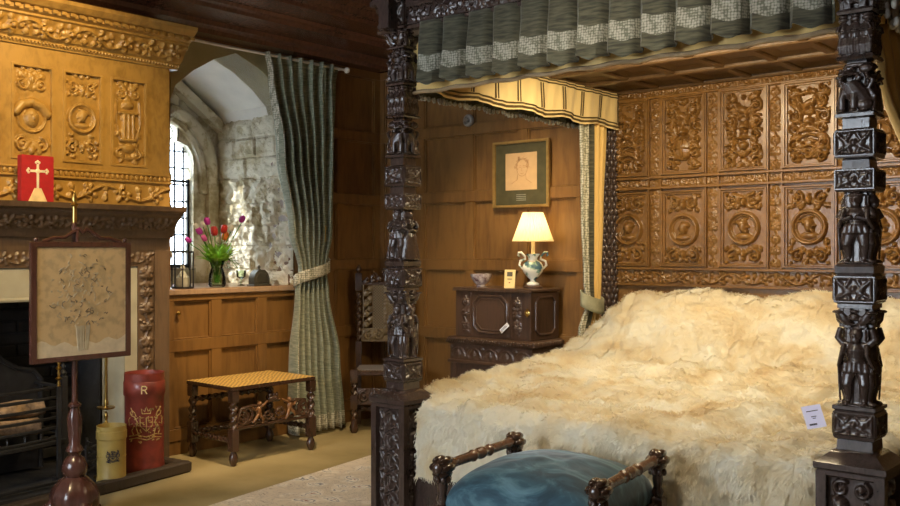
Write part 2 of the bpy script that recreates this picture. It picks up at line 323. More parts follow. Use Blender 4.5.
# ---------------------------------------------------------------- relief carving (height fields)
class Relief:
    def __init__(s,w,h,res=.004):
        s.w,s.h=w,h; s.nx=max(6,int(w/res)); s.ny=max(6,int(h/res))
        s.X,s.Y=np.meshgrid(np.linspace(-w/2,w/2,s.nx+1),np.linspace(-h/2,h/2,s.ny+1)); s.Z=np.zeros_like(s.X)
    def ball(s,x,y,r,h=None,ry=None,rot=0,base=0):
        h=r if h is None else h; ry=ry or r
        dx=s.X-x; dy=s.Y-y; c,sn=math.cos(rot),math.sin(rot)
        q=1-((dx*c+dy*sn)/r)**2-((-dx*sn+dy*c)/ry)**2
        s.Z=np.maximum(s.Z,np.where(q>0,base+h*np.sqrt(np.maximum(q,0)),0))
    def stroke(s,pts,r,h=None,r2=None):
        pts=[np.array(p,float) for p in pts]; n=0
        for k in range(len(pts)-1):
            a,b=pts[k],pts[k+1]; d=b-a; L2=d@d+1e-12
            t=np.clip(((s.X-a[0])*d[0]+(s.Y-a[1])*d[1])/L2,0,1)
            f=(k+t)/(len(pts)-1); rr=r if r2 is None else r+(r2-r)*f
            D=(s.X-a[0]-t*d[0])**2+(s.Y-a[1]-t*d[1])**2
            q=1-D/(rr*rr); hh=(h if h is not None else r)*(rr/r)**.5
            s.Z=np.maximum(s.Z,np.where(q>0,hh*np.sqrt(np.maximum(q,0)),0))
    def scroll(s,x,y,R0,turns,a0,d=1,r=.006,h=None,lead=0):
        pts=[]; n=int(10*turns)+4
        for i in range(n+1):
            t=i/n; a=a0+d*2*PI*turns*t; rr=R0*(1-t*.88); pts.append((x+rr*math.cos(a),y+rr*math.sin(a)))
        s.stroke(pts,r,h,r*.6); s.ball(x,y,r*1.3,(h or r)*1.3)
    def ring(s,x,y,R0,r,h=None,n=20,ry=None):
        ry=ry or R0
        s.stroke([(x+R0*math.cos(2*PI*i/n),y+ry*math.sin(2*PI*i/n)) for i in range(n+1)],r,h)
    def leaf(s,x,y,L,a,w=.35,h=.01):
        cx,cy=x+L/2*math.cos(a),y+L/2*math.sin(a); s.ball(cx,cy,L/2,h,L*w/2,a)
        for k in (-1,1):
            for t in (.35,.6):
                s.ball(x+L*t*math.cos(a)-k*L*w*.5*math.sin(a),y+L*t*math.sin(a)+k*L*w*.5*math.cos(a),L*.17,h*.8,L*.09,a+k*.6)
    def sym(s,fn):
        fn(1); fn(-1)
    def mound(s,border=.0): pass
    def grid(s,mb,O,U,V,Nn,scale=1,mi=0):
        O,U,V,Nn=map(Vector,(O,U,V,Nn)); P=[]
        for j in range(s.ny+1):
            P.append([tuple(O+U*float(s.X[j,i])+V*float(s.Y[j,i])+Nn*float(s.Z[j,i])*scale) for i in range(s.nx+1)])
        mb.grid(P,mi)
def add_noise(r,seed,amt=.0012):
    rng=np.random.RandomState(seed); n=rng.rand(*r.Z.shape); n=(n+np.roll(n,1,0)+np.roll(n,1,1)+np.roll(n,-1,0))/4-.5
    r.Z+=n*amt*2
def portrait(w,h,seed,res=.0045,d=1.0):
    """roundel with a head, leaves and scrolls above and below"""
    rng=random.Random(seed); r=Relief(w,h,res); R0=w*.37; cy=rng.uniform(-.02,.02)*h
    r.ring(0,cy,R0,.013*w/.28,.014*d); r.ring(0,cy,R0*.82,.006*w/.28,.006*d)
    side=rng.choice((-1,1)); q=w/.28
    r.ball(0,cy+.012*q,.033*q,.020*d,.043*q); r.ball(side*.03*q,cy+.008*q,.012*q,.014*d); r.ball(side*.02*q,cy-.022*q,.014*q,.013*d)
    r.ball(-side*.012*q,cy+.035*q,.038*q,.018*d,.022*q,side*.3); r.ball(0,cy-.055*q,.058*q,.014*d,.024*q)
    if rng.random()<.6: r.ball(-side*.02*q,cy+.05*q,.055*q,.013*d,.012*q,side*.35)
    for sy in (1,-1):
        y0=cy+sy*(R0+ (h/2-R0)*.48)
        r.ball(0,y0,.020*q,.018*d,.03*q); r.ball(0,y0+sy*.032*q,.014*q,.014*d)
        for sx in (1,-1):
            r.scroll(sx*w*.26,y0+sy*.014*q,w*.15,1.5,PI*.5*(1 if sx>0 else 1),sx*sy,.0085*q,.012*d)
            r.leaf(sx*w*.06,y0-sy*.01*q,w*.22,(-.5*sy if sx>0 else PI+.5*sy),.4,.011*d)
            r.leaf(sx*w*.40,y0-sy*.055*q,w*.16,PI/2*sy+sx*.4,.45,.011*d)
            r.ball(sx*w*.42,y0+sy*.06*q,.012*q,.012*d)
    infill(r,seed,26,.045*q,.010*d,0,cy,R0+.012*q); add_noise(r,seed); return r
def arms(w,h,seed,res=.0045,d=1.0):
    """shield with crest, helm and curling mantling"""
    rng=random.Random(seed); r=Relief(w,h,res); q=w/.28
    sy=-h*.20+rng.uniform(-.015,.015)
    k=seed%3
    if k==0:
        r.ball(0,sy,.062*q,.014*d,.075*q); r.ring(0,sy,.064*q,.008*q,.017*d,ry=.078*q); r.stroke([(0,sy-.06*q),(0,sy+.06*q)],.006*q,.019*d); r.stroke([(-.05*q,sy),(.05*q,sy)],.006*q,.019*d)
    elif k==1:
        for i in range(4): r.stroke([(-.045*q,sy-.06*q+i*.035*q),(.0,sy-.045*q+i*.035*q),(.045*q,sy-.06*q+i*.035*q)],.010*q,.015*d)
        r.ring(0,sy,.075*q,.008*q,.012*d)
    else:
        r.stroke([(-.07*q,sy-.03*q),(0,sy-.07*q),(.07*q,sy-.03*q),(.06*q,sy+.05*q),(-.06*q,sy+.05*q),(-.07*q,sy-.03*q)],.009*q,.016*d); r.ball(0,sy,.035*q,.018*d,.028*q)
    hy=h*.03
    r.ball(0,hy,.034*q,.024*d,.030*q); r.stroke([(-.03*q,hy-.005),(.035*q,hy-.01)],.005*q,.027*d)
    cy=h*.25; s_=rng.choice((-1,1))
    r.ball(0,cy,.050*q,.022*d,.026*q,s_*.5); r.ball(s_*.045*q,cy+.035*q,.022*q,.022*d); r.stroke([(s_*.03*q,cy),(s_*.045*q,cy+.04*q)],.014*q,.02*d)
    r.stroke([(-s_*.03*q,cy-.01*q),(-s_*.07*q,cy+.03*q),(-s_*.05*q,cy+.07*q)],.009*q,.016*d,.004*q)
    r.stroke([(-.02*q,cy-.02*q),(-.03*q,cy-.06*q)],.009*q,.016*d); r.stroke([(.02*q,cy-.02*q),(.03*q,cy-.06*q)],.009*q,.016*d)
    r.ball(0,h*.42,.016*q,.017*d)
    for sx in (1,-1):
        for (yy,RR,tt) in ((.10,.17,1.6),(-.06,.15,1.4),(-.25,.14,1.5),(-.42,.12,1.3),(.30,.14,1.5),(.43,.10,1.2)):
            r.scroll(sx*w*.33,yy*h+rng.uniform(-.01,.01)*h,w*RR,tt,PI*.5+sx*rng.uniform(-1,1),sx*(1 if rng.random()<.7 else -1),.0085*q,.014*d)
        for yy in (.18,.02,-.14,-.34,.37):
            r.leaf(sx*w*.16,yy*h,w*.24,(rng.uniform(-.9,.9) if sx>0 else PI-rng.uniform(-.9,.9)),.42,.014*d)
    infill(r,seed,44,.045*q,.012*d); add_noise(r,seed); return r
def rinceau(w,h,seed,res=.005,d=1.0,step=None):
    """running leaf scroll along a frieze"""
    rng=random.Random(seed); r=Relief(w,h,res); step=step or h*1.5; n=max(1,round(w/step)); step=w/n
    pts=[(-w/2+i*w/(n*12),.36*h*math.cos(PI*i/12)) for i in range(n*12+1)]; r.stroke(pts,h*.075,h*.13*d)
    for i in range(n):
        x=-w/2+(i+.5)*step; s_=1 if i%2==0 else -1
        r.scroll(x,0,h*.27,1.5,s_*PI*.5,s_,h*.065,h*.15*d); r.ball(x,0,h*.12,h*.2*d)
        for k in range(5):
            a=rng.uniform(-.3,.3)+k*2*PI/5; r.leaf(x+h*.20*math.cos(a),h*.20*math.sin(a),h*.36,a+.5*s_,.55,h*.13*d)
        for yy in (-1,1): r.leaf(x-step*.5,yy*h*.05,h*.42,yy*PI/2+rng.uniform(-.6,.6),.55,h*.12*d)
        r.ball(x-step*.5,0,h*.09,h*.16*d)
    add_noise(r,seed,.001); return r
def infill(r,seed,n,L,h,cx=0,cy=0,R0=0):
    rng=random.Random(seed*7+1)
    for _ in range(n):
        x=rng.uniform(0,r.w/2-L*.5); y=rng.uniform(-r.h/2+L*.4,r.h/2-L*.4); a=rng.uniform(0,2*PI)
        if R0 and math.hypot(x-cx,y-cy)<R0+L*.4: continue
        r.leaf(x,y,L*rng.uniform(.7,1.2),a,.5,h); r.leaf(-x,y,L*rng.uniform(.7,1.2),PI-a,.5,h)
def vert_leaf(w,h,seed,res=.0045,d=1.0):
    r=Relief(w,h,res); n=max(2,round(h/(w*1.05))); st=h/n; rng=random.Random(seed)
    r.stroke([(w*.12*math.sin(k*PI/4),-h/2+k*h/(n*4)) for k in range(n*4+1)],w*.06,w*.14*d)
    for i in range(n):
        y=-h/2+(i+.5)*st
        if i%2==0:
            for k in (-1,1): r.scroll(k*w*.2,y,w*.2,1.3,PI/2,k,w*.075,w*.17*d); r.leaf(0,y-st*.3,w*.55,PI/2+k*.8,.5,w*.16*d)
            r.ball(0,y,w*.13,w*.22*d)
        else:
            r.ball(0,y,w*.22,w*.22*d,w*.26)
            for k in (-1,1): r.leaf(0,y-st*.2,w*.5,PI/2+k*1.2,.5,w*.16*d); r.leaf(0,y+st*.25,w*.5,PI/2+k*1.9,.5,w*.16*d)
    infill(r,seed,int(n*3),w*.35,w*.12*d); add_noise(r,seed,.001); return r
def strap(w,h,seed,res=.004,d=1.0):
    r=Relief(w,h,res); q=min(w,h)
    for sx in (1,-1):
        r.stroke([(sx*w*.42,-h*.36),(sx*w*.1,-h*.1),(sx*w*.42,h*.36)],q*.07,q*.12*d)
        r.stroke([(sx*w*.1,-h*.36),(sx*w*.25,0),(sx*w*.1,h*.36)],q*.06,q*.10*d)
        if seed%2: r.scroll(sx*w*.24,h*.05,q*.22,1.3,0,sx,q*.06,q*.12*d)
    r.ball(0,0,q*.16,q*.17*d)
    r.stroke([(-w*.47,-h*.45),(w*.47,-h*.45),(w*.47,h*.45),(-w*.47,h*.45),(-w*.47,-h*.45)],q*.045,q*.08*d)
    return r
# ================================================================ THE ROOM
XL,YB,ZC=-5.80,5.85,3.32; XR,YF=1.6,-2.6
b=MB(); b.box(XL-.3,XR+.3,YF-.3,YB+.3,-.1,0); struct(b.build('floor',M['floor'],smooth=0))
b=MB(); b.box(XL-.3,XR+.3,YF-.3,YB+.3,ZC,ZC+.1)
for y in (-1.6,-.2,1.2,2.6,4.0): b.box(XL,XR,y-.12,y+.12,ZC-.12,ZC,bev=.01)
struct(b.build('ceiling',M['oak_dark'],smooth=0))
def panelling(mb,u0,u1,stiles,rails,put,sw=.085,rw=.085,dp=.028,skip=()):
    """put(u0,u1,d0,d1,z0,z1) adds a box; d = distance out from the wall face"""
    zs=sorted(rails)
    for z in zs: put(u0,u1,0,dp,z-rw/2,z+rw/2)
    for s_ in stiles:
        if s_ in skip: continue
        for z0,z1 in zip(zs[:-1],zs[1:]): put(s_-sw/2,s_+sw/2,0,dp-.0015,z0+rw/2,z1-rw/2)
    st=sorted(stiles)
    for a,c in zip(st[:-1],st[1:]):
        for z0,z1 in zip(zs[:-1],zs[1:]):
            A,Bc,D,E=a+sw/2,c-sw/2,z0+rw/2,z1-rw/2; m=.012
            put(A,A+m,0,dp*.6,D,E); put(Bc-m,Bc,0,dp*.6,D,E); put(A+m,Bc-m,0,dp*.6,E-m,E); put(A+m,Bc-m,0,dp*.45,D,D+m)
RAILS=[.14,.77,1.33,1.88,2.42,2.97]
# back wall
b=MB(); b.box(XL-.3,XR+.3,YB,YB+.3,0,ZC)
st=[-5.80+.03]+[-5.30+.53*i for i in range(13)]
panelling(b,XL,XR,st,RAILS,lambda u0,u1,d0,d1,z0,z1:b.box(u0,u1,YB-d1,YB-d0,z0,z1,bev=.003))
b.box(XL,XR,YB-.02,YB,0,.1)
struct(b.build('wall_back',M['oak'],smooth=30))
# left wall with the window embrasure
WY0,WY1,WD=3.75,4.87,1.0
b=MB()
b.box(XL-.3,XL,YF-.3,1.55,0,ZC); b.box(XL-.3,XL,3.235,WY0,0,ZC); b.box(XL-.3,XL,1.55,3.235,1.2,ZC); b.box(XL-.3,XL,WY1,YB,0,ZC); b.box(XL-.3,XL,WY0,WY1,0,1.13); b.box(XL-.3,XL,WY0,WY1,2.96,ZC)
pl=lambda u0,u1,d0,d1,z0,z1:b.box(XL+d0,XL+d1,u0,u1,z0,z1,bev=.003)
panelling(b,3.62,4.8875,[3.72,4.12,4.54,4.93],[.14,.77,1.13],pl,skip=(4.93,))
panelling(b,4.8875,YB,[4.93,5.36,YB-.05],[.14,.77,1.33,1.88,2.42,2.97],pl)
panelling(b,YF,1.25,[YF+.05+.53*i for i in range(8)],RAILS,pl)
b.box(XL,XL+.02,3.5,YB,0,.1)
struct(b.build('wall_left',M['oak'],smooth=30))
# right wall and front wall (behind the camera), the front one with a broad window
b=MB(); b.box(XR,XR+.3,YF-.3,YB,0,ZC)
panelling(b,YF,YB,[YF+.05+.53*i for i in range(16)],RAILS,lambda u0,u1,d0,d1,z0,z1:b.box(XR-d1,XR-d0,u0,u1,z0,z1,bev=.003))
struct(b.build('wall_right',M['oak'],smooth=30))
b=MB(); w0,w1=-4.5,-2.1
b.box(XL,w0,YF-.3,YF,0,ZC); b.box(w1,XR,YF-.3,YF,0,ZC); b.box(w0,w1,YF-.3,YF,0,1.1); b.box(w0,w1,YF-.3,YF,2.75,ZC)
struct(b.build('wall_front',M['oak'],smooth=0))
b=MB()
for x in (w0,-3.7,-2.9,w1-.08): b.box(x,x+.08,YF-.28,YF-.1,1.1,2.75)
b.box(w0,w1,YF-.28,YF-.1,1.9,1.98)
wn=struct(b.build('window_2',M['stonej'],smooth=0))
b=MB(); b.box(w0,w1,YF-.2,YF-.195,1.1,2.75); b.build('pane',M['glass'],wn,smooth=0)
# great cornice
prof=[(XL,2.99),(XL+.16,2.99),(XL+.17,3.02),(XL+.21,3.04),(XL+.22,3.07),(XL+.42,3.10),(XL+.43,3.125),(XL+.46,3.135),(XL+.47,3.155),(XL+.66,3.18),(XL+.67,3.205),(XL+.71,3.215),(XL+.73,3.25),(XL+.80,3.27),(XL+.82,3.32),(XL,3.32)]
b=MB(); b.prism(prof,YF,YB,'y'); struct(b.build('trim_1',M['oak_dark'],smooth=25))
b=MB(); b.prism([(YB-.0-(u-XL)*.45,z) for u,z in prof],XL,XR,'x'); struct(b.build('trim_2',M['oak_dark'],smooth=25))
# embrasure
arch=[(WY0,1.13),(WY0,2.52),(WY0+.04,2.62),(WY0+.18,2.74),(WY0+.36,2.85),((WY0+WY1)/2,2.93),(WY1-.36,2.85),(WY1-.18,2.74),(WY1-.04,2.62),(WY1,2.52),(WY1,1.13)]
xw=XL-WD
# window wall with a cusped light
gy=4.395; gz0=1.30
half=[(.225,gz0),(.225,2.10),(.228,2.18),(.215,2.26),(.17,2.325),(.11,2.345),(.065,2.36),(.085,2.41),(.080,2.46),(.045,2.505),(0,2.515)]
hole=[(gy+a,z) for a,z in half]+[(gy-a,z) for a,z in reversed(half[:-1])]
struct_win=None
b=MB()
outer=[(WY1+.03,1.1),(WY1+.03,2.1),(WY1+.03,2.3),(WY1+.03,2.5),(WY1+.03,2.7),(WY1-.1,3.0),(4.6,3.0),(4.5,3.0),(4.45,3.0),(4.42,3.0),(gy,3.0)]
outL=[(WY0-.03,1.1),(WY0-.03,2.1),(WY0-.03,2.3),(WY0-.03,2.5),(WY0-.03,2.7),(WY0+.1,3.0),(4.18,3.0),(4.28,3.0),(4.33,3.0),(4.37,3.0)]
out=outer+list(reversed(outL))
n=len(hole)
P=[(xw,y,z) for y,z in out]+[(xw,y,z) for y,z in hole]+[(xw-.10,gy+(y-gy)*.93,z) for y,z in hole]
fs=[]
for i in range(n-1): fs.append((i,i+1,n+i+1,n+i)); fs.append((n+i,n+i+1,2*n+i+1,2*n+i))
fs.append((0,n,2*n-1,n-1)); fs.append((n,2*n,3*n-1,2*n-1))
b.add(P,fs)
P2=[(xw-.25,y,z) for y,z in out]; P3=[(xw-.10,gy+(y-gy)*.93,z) for y,z in hole]
b.add(P2+P3,[(i+1,i,n+i,n+i+1) for i in range(n-1)]+[(n-1,0,n,2*n-1)][:0])
# hood moulding arch
hp=[(.40,2.0),(.395,2.15),(.35,2.32),(.26,2.46),(.14,2.56),(0,2.61)]
hp=[(xw+.02,gy+a,z) for a,z in hp]+[(xw+.02,gy-a,z) for a,z in reversed(hp[:-1])]
b.tube(hp,.055,10); b.tube([(x-.02,gy+(y-gy)*.80,z-.07) for x,y,z in hp],.04,8)
for sy in (-1,1): b.box(xw,xw+.05,gy+sy*.40-.05,gy+sy*.40+.05,1.13,2.02,bev=.01)
win=struct(b.build('window_1',M['stone'],smooth=40,recalc=False))
# reveals in stone: rough coursed blocks (geometry) with a plaster vault
def stone_face(mb,p0,p1,z0,z1,nrm,seed,rough=.02):
    nx,nz=70,110; P=[]; rng=random.Random(seed)
    rows=[z0]; 
    while rows[-1]<z1: rows.append(rows[-1]+rng.uniform(.16,.34)*(1 if rows[-1]>2.0 else .75))
    L=math.dist(p0,p1); cols=[]
    for k in range(len(rows)):
        c=[rng.uniform(-.3,0)]; 
        while c[-1]<L: c.append(c[-1]+rng.uniform(.22,.5))
        cols.append(c)
    amp=[[rng.uniform(0,1) for _ in c] for c in cols]
    for j in range(nz+1):
        z=lerp(z0,z1,j/nz); row=[]
        ri=max(i for i in range(len(rows)) if rows[i]<=z+1e-6); rt=rows[ri+1] if ri+1<len(rows) else z1+1
        for i in range(nx+1):
            u=L*i/nx; uu=u+.012*noise.noise(Vector((u*9,z*9,seed)))
            ci=max(k for k in range(len(cols[ri])) if cols[ri][k]<=uu); cn=cols[ri][ci+1] if ci+1<len(cols[ri]) else uu+1
            ed=min(uu-cols[ri][ci],cn-uu,z-rows[ri],rt-z); g=min(1,max(0,ed)/.018)
            d=.016*g*(.4+amp[ri][ci])+rough*(noise.fractal(Vector((u*11,z*11,seed)),.9,2,4))*(1.5 if z<2.05 else .45)
            if i in(0,nx): d*=.2
            row.append((lerp(p0[0],p1[0],i/nx)+nrm[0]*d,lerp(p0[1],p1[1],i/nx)+nrm[1]*d,z))
        P.append(row)
    mb.grid(P)
b=MB(); stone_face(b,(XL,WY1),(xw,WY1),1.13,2.56,(0,-1),3); b.build('reveal',M['stone'],win,smooth=0)
b=MB(); stone_face(b,(xw,WY0),(XL,WY0),1.13,2.56,(0,1),5); b.build('reveal',M['stone'],win,smooth=0)
b=MB(); P=[[(x,y,z) for y,z in arch[1:-1]] for x in (XL,lerp(XL,xw,.5),xw)]; b.grid(P); b.build('vault',M['plaster'],win,smooth=20)
# diagonal stone rib under the vault
b=MB()
for (y0,z0,y1,z1) in ((WY0,2.52,(WY0+WY1)/2,2.91),((WY0+WY1)/2,2.91,WY1,2.52)):
    b.prism([(y0,z0-.07),(y1,z1-.07),(y1,z1+.03),(y0,z0+.03)],xw,xw+.09,'x')
b.build('rib',M['stone'],win,smooth=0)
# spandrels in the wall plane
b=MB()
top=[(y,2.97) for y,z in arch[1:-1]]; A=arch[1:-1]
for i in range(len(A)-1):
    b.prism([A[i],A[i+1],(A[i+1][0],2.97),(A[i][0],2.97)],XL-.3,XL+.005,'x')
struct(b.build('wall_over_window',M['olive'],smooth=0)).name='trim_3'
# sill board
b=MB(); b.box(xw,XL+.05,WY0-.06,WY1+.04,1.13,1.17,bev=.006); b.build('sill',wood('sill_oak',(.20,.12,.07),(.36,.24,.15),.3,coat=.3),win,smooth=20)
b=MB(); b.box(xw-.2,xw+.02,gy-.235,gy+.235,1.13,gz0); b.build('stone_ledge',M['stonej'],win,smooth=0)
# leaded light
b=MB()
b.add([(xw-.07,y,z) for y,z in hole],[tuple(range(n))]); b.build('pane',M['glass'],win,smooth=0)
b=MB()
def zin(y):
    a=abs(y-gy)
    c=[q for q in half]
    for (a0,z0),(a1,z1) in zip(c[1:-1],c[2:]):
        if min(a0,a1)<=a<=max(a0,a1): return z0+(z1-z0)*((a-a0)/((a1-a0) or 1))
    return 2.2
for k in (-2,-1,0,1,2):
    y=gy+k*.085; b.box(xw-.075,xw-.06,y-.006,y+.006,gz0,zin(y) if k else 2.36)
z=gz0+.14
while z<2.3: b.box(xw-.075,xw-.06,gy-.22,gy+.22,z-.006,z+.006); z+=.14
b.tube([(xw-.067,gy+.07*math.cos(t*PI/8),2.43+.07*math.sin(t*PI/8)) for t in range(17)],.005,6,cap=False)
b.tube([(xw-.06,gy-.225,2.03),(xw-.06,gy+.225,2.03)],.011,6); b.box(xw-.07,xw-.05,gy-.228,gy-.205,gz0,2.05); b.box(xw-.07,xw-.05,gy+.20,gy+.228,gz0,2.05); b.box(xw-.07,xw-.05,gy-.228,gy+.228,gz0,gz0+.03)
b.build('casement',M['leadcame'],win,smooth=0)
# wooden jamb knob on the cupboard door under the window
b=MB(); b.lathe(0,0,[(.004,0),(.006,.015),(.014,.02),(.016,.03),(.008,.038)],12)
o=b.build('door_knob',M['brass'],None); o.rotation_euler=(0,R(90),0); o.location=(XL+.006,3.80,1.00); bpy.context.view_layer.update()
link_parent(o,bpy.data.objects['wall_left'])
# ================================================================ CHIMNEYPIECE
XC=-5.50; CY0,CY1=1.25,3.55
ch=thing('chimneypiece',(XL,2.4,0),'carved golden oak chimneypiece with portrait panels over a dark open fireplace','fireplace')
b=MB(); b.box(XL+.002,XC-.02,CY0,CY1,1.60,2.68)                          # overmantel body
pans=[2.53+.125+.315*k-.03 for k in (-3,-2,-1,0,1,2)]; pans=[2.625+.315*k for k in (-4,-3,-2,-1,0,1,2)]
edges=[]
for c in pans: edges+= [c-.13,c+.13]
ys=[CY0]+edges+[CY1]
for i in range(0,len(ys),2): b.box(XC-.02,XC,ys[i],ys[i+1],1.72,2.68,bev=.003)
for c in pans:
    b.box(XC-.02,XC,c-.13,c+.13,2.55,2.68); b.box(XC-.02,XC,c-.13,c+.13,1.72,1.985)
    for a0,a1,z0,z1 in ((c-.13,c-.115,1.985,2.55),(c+.115,c+.13,1.985,2.55),(c-.115,c+.115,1.985,2.0),(c-.115,c+.115,2.535,2.55)):
        b.box(XC-.02,XC+.008,a0,a1,z0,z1,bev=.003)
b.build('overmantel',M['over'],ch,smooth=30)
def carved(name,rel,O,U,V,Nn,m,par,label=None,sc=1):
    mb=MB(); rel.grid(mb,O,U,V,Nn,sc); o=mb.build(name,m,par,smooth=60,recalc=False)
    if label: o['label']=label
    return o
def trophy(w,h,seed):
    r=Relief(w,h,.0045)
    for k in (-1,0,1): r.stroke([(k*.03,.06),(k*.034,-.10)],.013,.014)
    r.stroke([(-.06,.065),(.06,.065)],.012,.016); r.stroke([(-.05,-.11),(.05,-.11)],.012,.015); r.ball(0,.12,.04,.016,.03); r.ball(0,-.16,.05,.014,.03)
    for sx in (1,-1):
        r.scroll(sx*.05,.19,.04,1.5,1.5,sx,.008,.011); r.scroll(sx*.055,-.20,.035,1.4,1.5,-sx,.008,.011); r.leaf(sx*.02,-.23,.08,PI/2-sx*1.0,.4,.010); infill(r,seed+sx,9,.05,.009); r.leaf(sx*.02,.22,.08,PI/2-sx*.8,.4,.010); r.stroke([(sx*.08,.14),(sx*.085,0),(sx*.06,-.1)],.007,.009)
    add_noise(r,seed); return r
def mask(w,h,seed):
    r=Relief(w,h,.0045); y=-.03
    r.ball(0,y,.045,.024,.055); r.ball(0,y-.005,.011,.032,.02); r.ball(-.018,y+.015,.009,.027); r.ball(.018,y+.015,.009,.027); r.ball(0,y-.03,.02,.024,.006)
    r.stroke([(-.095,y+.03),(-.06,y+.075),(0,y+.092),(.06,y+.075),(.095,y+.03)],.028,.022); r.ring(0,y,.085,.008,.009)
    for sx in (1,-1):
        r.scroll(sx*.055,.17,.045,1.6,1.5,sx,.009,.012); r.scroll(sx*.055,-.19,.045,1.6,1.5,-sx,.009,.012); r.leaf(0,-.16,.09,-PI/2+sx*.7,.4,.011); r.leaf(0,.13,.09,PI/2+sx*.7,.4,.011); infill(r,seed+sx,9,.05,.008,0,y,.09)
    r.ball(0,.2,.02,.016,.03); r.ball(0,-.22,.02,.016,.03); add_noise(r,seed); return r
for i,c in enumerate(pans):
    rel=(mask if i%3==1 else trophy if i%3==0 else portrait)(.23,.535,20+i)
    carved('carved_panel',rel,(XC-.0195,c,2.2675),(0,1,0),(0,0,1),(1,0,0),M['over'],ch,sc=1.6)
# lower carved frieze, dentil-like nulling band, shelf
carved('carved_frieze',rinceau(CY1-CY0,.12,7,.006,step=.24),(XC+.004,2.4,1.81),(0,1,0),(0,0,1),(1,0,0),M['over'],ch,sc=1.2)
b=MB(); b.box(XL+.002,XC+.004,CY0,CY1,1.72,1.885); b.box(XL+.002,XC+.02,CY0-.01,CY1+.01,1.885,1.90,bev=.004); b.box(XL+.002,XC+.012,CY0,CY1,1.935,1.95,bev=.004)
y=CY0
while y<CY1-.02: b.ell((XC+.004,y+.016,1.918),(.012,.013,.018),n=8,m=5); y+=.034
b.build('nulled_band',M['over'],ch,smooth=40)
# crowning cornice with big foliage cove
Z0=2.66
b=MB(); cp=[(XL,Z0),(XC+.015,Z0),(XC+.02,Z0+.018),(XC+.035,Z0+.024),(XC+.035,Z0+.035),(XC+.055,Z0+.05),(XC+.12,Z0+.14),(XC+.145,Z0+.148),(XC+.145,Z0+.16),(XC+.17,Z0+.17),(XC+.17,Z0+.195),(XC+.20,Z0+.20),(XC+.235,Z0+.228),(XC+.24,Z0+.25),(XL,Z0+.25)]
b.prism(cp,CY0-.1,CY1+.06,'y'); y=CY0-.08
while y<CY1+.05: b.box(XC+.165,XC+.19,y,y+.03,Z0+.172,Z0+.195,bev=.004); y+=.055
y=CY0-.08
while y<CY1+.04: b.ell((XC+.03,y+.01,Z0+.021),(.010,.008,.010),n=6,m=5); y+=.022
b.build('cornice',M['over'],ch,smooth=25)
rf=rinceau(CY1+.06-CY0+.1,.125,11,.006,d=1.1,step=.17)
nv=Vector((.09,0,-.065)).normalized(); vv=Vector((.065,0,.09)).normalized()
carved('carved_cove',rf,(XC+.0875+.004,(CY1+CY0-.04)/2,Z0+.095),(0,1,0),vv,Vector((.81,0,-.585)),M['over'],ch)
# mantel shelf
b=MB()
sp=[(XL,1.53),(XC+.02,1.53),(XC+.035,1.55),(XC+.045,1.575),(XC+.085,1.635),(XC+.14,1.675),(XC+.145,1.69),(XC+.18,1.70),(XC+.19,1.73),(XL,1.73)]
b.prism(sp,CY0-.08,CY1+.01,'y'); b.build('mantel_shelf',M['mantel'],ch,smooth=25)
carved('shelf_moulding',rinceau(CY1-CY0+.04,.10,17,.006,step=.13),(XC+.088,(CY1+CY0-.05)/2,1.617),(0,1,0),Vector((.055,0,.075)).normalized(),Vector((.8,0,-.59)),M['mantel'],ch)
b=MB(); b.box(XL+.002,XC-.005,CY0,CY1,1.45,1.556); b.box(XL+.002,XC+.0,3.44,CY1,0,1.45,bev=.004); b.box(XL+.002,XC,CY0,1.36,0,1.45,bev=.004)
b.box(XL+.002,XC-.01,1.36,3.44,1.345,1.45); b.box(XL+.002,XC-.01,3.325,3.44,0,1.345); b.box(XL+.002,XC-.01,1.36,1.475,0,1.345)
b.build('surround',M['mantel'],ch,smooth=30)
carved('carved_frieze',rinceau(2.1,.085,31,.006),(XC-.008,2.4,1.40),(0,1,0),(0,0,1),(1,0,0),M['mantel'],ch)
carved('carved_pilaster',vert_leaf(.105,1.34,5,.006),(XC-.008,3.383,.675),(0,1,0),(0,0,1),(1,0,0),M['mantel'],ch)
carved('carved_pilaster',vert_leaf(.105,1.34,6,.006),(XC-.008,1.417,.675),(0,1,0),(0,0,1),(1,0,0),M['mantel'],ch)
b=MB(); b.box(XL-.28,XC-.02,3.235,3.324,0,1.344,bev=.01); b.box(XL-.28,XC-.02,1.476,1.565,0,1.344,bev=.01); b.box(XL-.28,XC-.02,1.565,3.235,1.15,1.344,bev=.008)
b.tube([(XC-.03,1.58,1.155),(XC-.02,3.22,1.155)],.014,8)
b.build('stone_surround',M['stonej'],ch,smooth=20)
b=MB(); b.box(-6.5,-6.12,1.5,3.3,0,1.25); b.box(-6.12,XL-.02,1.5,1.57,.0,1.16); b.box(-6.12,XL-.02,3.23,3.3,.0,1.16); b.box(-6.12,XL-.0,1.57,3.23,1.16,1.2)
z=.06
while z<1.1:                                                        # brick coursing of the fireback
    y=1.58+(.11 if int(z/.08)%2 else 0)
    while y<3.1: b.box(-6.13,-6.105,y,y+.21,z,z+.068,bev=.006); y+=.225
    z+=.078
b.build('fireback',M['soot'],ch,smooth=0)
b=MB(); b.box(-6.12,-5.36,1.5,3.24,0,.03); b.build('hearth_slab',M['soot'],ch,smooth=0)
# kerb around the hearth
b=MB(); b.M=Matrix.Translation((-5.26,3.56,0))@Matrix.Rotation(R(9),4,'Z')
b.box(-.075,0,-2.3,0,0,.075,bev=.012); b.box(-.33,-.075,-.085,0,0,.075,bev=.012)
o=b.build('hearth_kerb',wood('kerb_oak',(.028,.020,.014),(.060,.042,.028),.55,coat=0),smooth=30,loc=(-5.26,3.56,0)); tag(o,'low dark wooden kerb around the fireplace hearth','fender')
